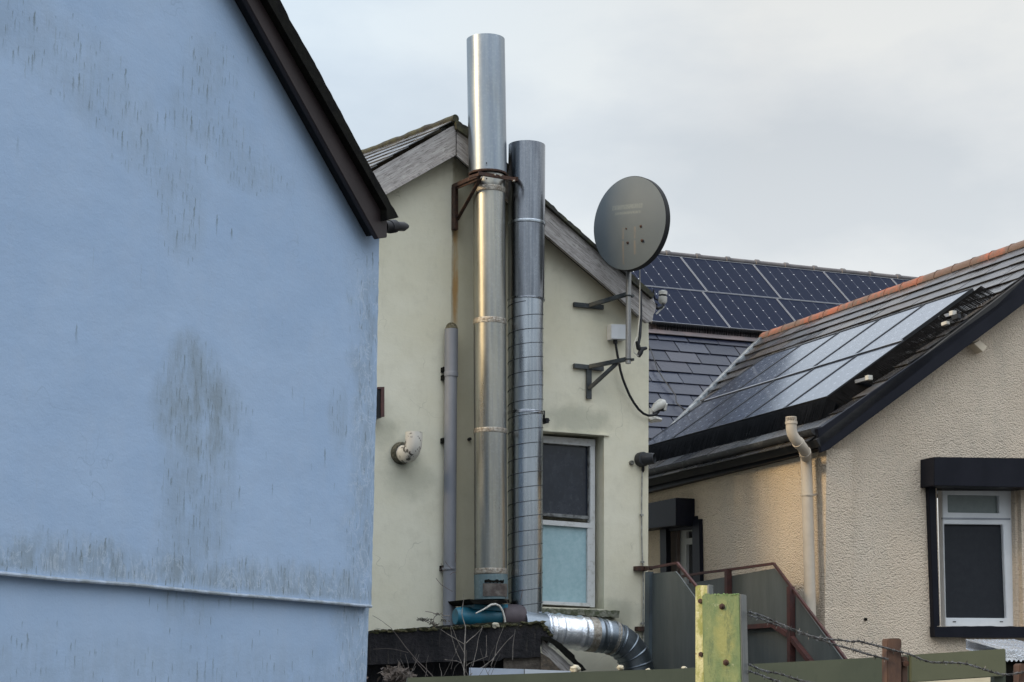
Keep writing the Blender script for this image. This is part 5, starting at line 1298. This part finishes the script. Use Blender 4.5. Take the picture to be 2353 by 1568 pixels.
# channel behind, turned to the left light
PA = Plane(P0 + V((0, 0, -P0.z)) - nB * .012, V((.80, -.60, 0)), (0, 0, 1))
a0 = PA.at(1597.5, 1346); a1 = PA.at(1627, 1347)
lic = MB().slab(PA, [(1597.5, 1348), (1605, 1345), (1628, 1346), (1628, 5600), (1597.5, 5600)], 0, .006); lic.build('rear_channel_web', m_lic, post, bevel=.0015)
bkf = MB().bar(PA.at(1628, 1346, -.02), PA.at(1638, 1349, -.03), .01, .008).slab(Plane(PA.at(1628, 1346) * 1, (.6, .8, 0), (0, 0, 1)), [(1628, 1345), (1639, 1348), (1639, 1400), (1628, 1400)], 0, .005)
bkf.build('rear_channel_flange', m_pgrey, post)
mo_ = MB()
for i in range(34):
    p = PBf.at(1614 + random.random() * 84, 1366 + random.uniform(-1, 2), random.uniform(-.01, .002)); r_ = random.uniform(.0015, .004); mo_.blob(p, r_ * 1.4, r_, r_ * .8, .3, 1, i)
mo_.build('moss_cap', simple('bright_moss', (.12, .20, .07), (.20, .26, .12), .9), post)
for x, y in ((590, 530), (640, 1245)):
    p = PBf.at(*cp(x, y), 0); MB().lathe(p, nB, [(-.002, .011), (.0, .011), (.001, .0085), (.007, .0085), (.008, .005), (.013, .0045), (.014, 0)], 6).build('bolt', m_rust.m, post)
for x, y in ((318, 460), (325, 1140)):
    p = PA.at(*cp(x, y), 0); MB().lathe(p, PA.n, [(-.002, .009), (.001, .008), (.006, .008), (.007, 0)], 6).build('bolt', m_rust.m, post)

# --- brown posts and barbed wire
PW = facade((1716, 1450), 6.0, 80)
m_bp = simple('brown_rusty_post', (.10, .055, .036), (.055, .032, .024), .85, .1, 20, .5, 50, .004, (1, 1, .4))
bpst = thing('brown_post', 'brown rusty iron post with rounded top, carrying barbed wire under the window', 'post', PW.at(2055, 1600) * 1)
MB().slab(PW, rough([(2039, 1600), (2039, 1469)], .3, 20) + [(2042, 1467.5), (2069, 1467.5), (2072, 1470), (2072, 3500), (2039, 3500)], 0, .05).build('bar', m_bp, bpst, bevel=.003)
MB().slab(PW, [(2073, 1510), (2082, 1508), (2086, 1512), (2086, 3500), (2073, 3500)], -.02, .03).build('side_lug', m_bp, bpst, bevel=.002)
MB().lathe(PW.at(2078, 1525, -.02), PW.n, [(0, .012), (.015, .012), (.017, 0)], 6).build('bolt', m_rust.m, bpst)
bp2 = MB().slab(PW, [(2343, 1527), (2346, 1525), (2380, 1525), (2380, 3500), (2343, 3500)], 0, .05)
tag(bp2.build('brown_post', m_bp, bevel=.003), 'brown post cut off by the right edge at the bottom corner', 'post')
m_wire = Mt('barbed_wire_zinc'); t = m_wire; t.set(t.mix(t.step(t.noise(60, 4, .6), .35, .65), (.035, .033, .032), (.13, .13, .13)), .5, .5)
def barbed(lab, pts_, conv_list):
    P_ = [PW.at(x, y, .01) for x, y in pts_]
    fine = []
    for i in range(len(P_) - 1):
        for j in range(10): fine.append(P_[i].lerp(P_[i + 1], j / 10))
    fine.append(P_[-1])
    # resample evenly and twist two strands
    cum = [0]
    for a_, b2 in zip(fine, fine[1:]): cum.append(cum[-1] + (b2 - a_).length)
    Ltot = cum[-1]; n = int(Ltot / .004); rs = []; k = 0
    for i in range(n + 1):
        s_ = Ltot * i / n
        while k < len(cum) - 2 and cum[k + 1] < s_: k += 1
        rs.append(fine[k].lerp(fine[k + 1], (s_ - cum[k]) / max(1e-9, cum[k + 1] - cum[k])))
    sm_ = [sum((rs[max(0, min(n, i + j))] for j in range(-5, 6)), V()) / 11 for i in range(n + 1)]
    r_ = thing('barbed_wire', lab, 'barbed wire', sm_[0], 'barbed wire strands between the posts')
    for ph_ in (0, math.pi):
        pp_ = [p + V((0, math.cos(i * .55 + ph_), math.sin(i * .55 + ph_))) * .0021 for i, p in enumerate(sm_)]
        MB().tube(pp_, .0019, 5).build('wire_strand', m_wire.m, r_)
    bb_ = MB(); i = 3
    while i < n:
        p = sm_[i]; d_ = (sm_[min(n, i + 1)] - sm_[i - 1]).normalized()
        tw_ = [p + d_ * (q_ * .0012) + V((0, math.cos(q_ * 1.0), math.sin(q_ * 1.0))) * .0036 for q_ in range(-4, 5)]
        bb_.tube(tw_, .0018, 4)
        for s_ in (-1, 1):
            a_ = random.uniform(0, 6.28); d2 = (V((random.uniform(-.5, .5), math.cos(a_) * .5, math.sin(a_))).normalized())
            bb_.tube([p + d_ * s_ * .004, p + d_ * s_ * .005 + d2 * .013], [.0016, .0008], 4)
        i += random.randint(6, 8)
    bb_.build('barbs', m_wire.m, r_)
def mp_(conv, pts_): return [conv(x, y) for x, y in pts_]
S1 = mp_(cp, [(900, 595), (1000, 615), (1100, 645), (1280, 730), (1470, 810), (1640, 880), (1780, 925), (1900, 940), (2040, 955), (2160, 960), (2230, 985), (2353, 965)]) + mp_(c4b, [(240, 1312), (330, 1335), (430, 1360), (480, 1375), (570, 1395), (640, 1430), (700, 1447), (800, 1447), (900, 1450), (1000, 1480), (1080, 1508), (1160, 1525), (1280, 1505), (1400, 1490)])
S2 = mp_(cp, [(900, 635), (1080, 680), (1200, 735), (1300, 770), (1420, 805), (1560, 862), (1780, 932), (1880, 960), (2000, 1010), (2110, 1040), (2280, 1085), (2353, 1097)]) + mp_(c4b, [(200, 1365), (330, 1402), (400, 1420), (440, 1428)])
S3 = mp_(cp, [(900, 1255), (1000, 1300), (1100, 1345), (1200, 1370), (1310, 1380), (1480, 1440), (1600, 1480), (1720, 1500), (1900, 1530), (2200, 1600)])
S4 = mp_(cp, [(900, 1345), (1000, 1375), (1090, 1405), (1190, 1450), (1300, 1482), (1450, 1540), (1800, 1640)])
barbed('uppermost barbed wire strand, sagging right from the mossy post past the brown post', S1, None)
barbed('second barbed wire strand, twisting with the topmost and ending at the brown post', S2, None)
barbed('third barbed wire strand, leaving the mossy post just above the green rail', S3, None)
barbed('lowest barbed wire strand at the very bottom of the picture', S4, None)

# corrugated shed roof at the far lower right
shd = thing('small_shed', 'dark shed with a bright corrugated roof edge in the bottom right corner', 'shed', PG.at(2360, 1600, 2.0) * 1)
PD = facade((2335, 1520), 11.0, 88)
cg = MB(); n0 = 0
for i in range(60):
    x = 2306 + i * 2.0; y = 1500 + 4 * 0; p = PD.at(x, 1507, 0); dz = .006 * math.sin(i * 1.2)
    cg.v += [p + V((0, 0, .03 + dz)), p + V((0, 0, -.03 + dz)), p + V((0, .9, .12 + dz)), p + V((0, .9, .06 + dz))]
for i in range(59):
    a_ = i * 4; b2 = a_ + 4; cg.face((a_ + 1, b2 + 1, b2, a_)); cg.face((a_, b2, b2 + 2, a_ + 2)); cg.face((a_ + 2, b2 + 2, b2 + 3, a_ + 3)); cg.face((a_ + 3, b2 + 3, b2 + 1, a_ + 1))
cg.build('roof', m_foil.m, shd)
MB().slab(PD, [(2306, 1518), (2500, 1518), (2500, 2600), (2306, 2600)], -.06, .6).build('wall', m_edge, shd)
yb = MB().slab(facade((2270, 1570), 10.2, 88), [(2096, 1556), (2282, 1550), (2284, 2400), (2096, 2400)], 0, .04)
tag(yb.build('pale_yellow_board', simple('pale_yellow_board', (.50, .46, .34), (.44, .40, .30), .7)), 'pale yellow board glimpsed under the short green rail panel', 'board')
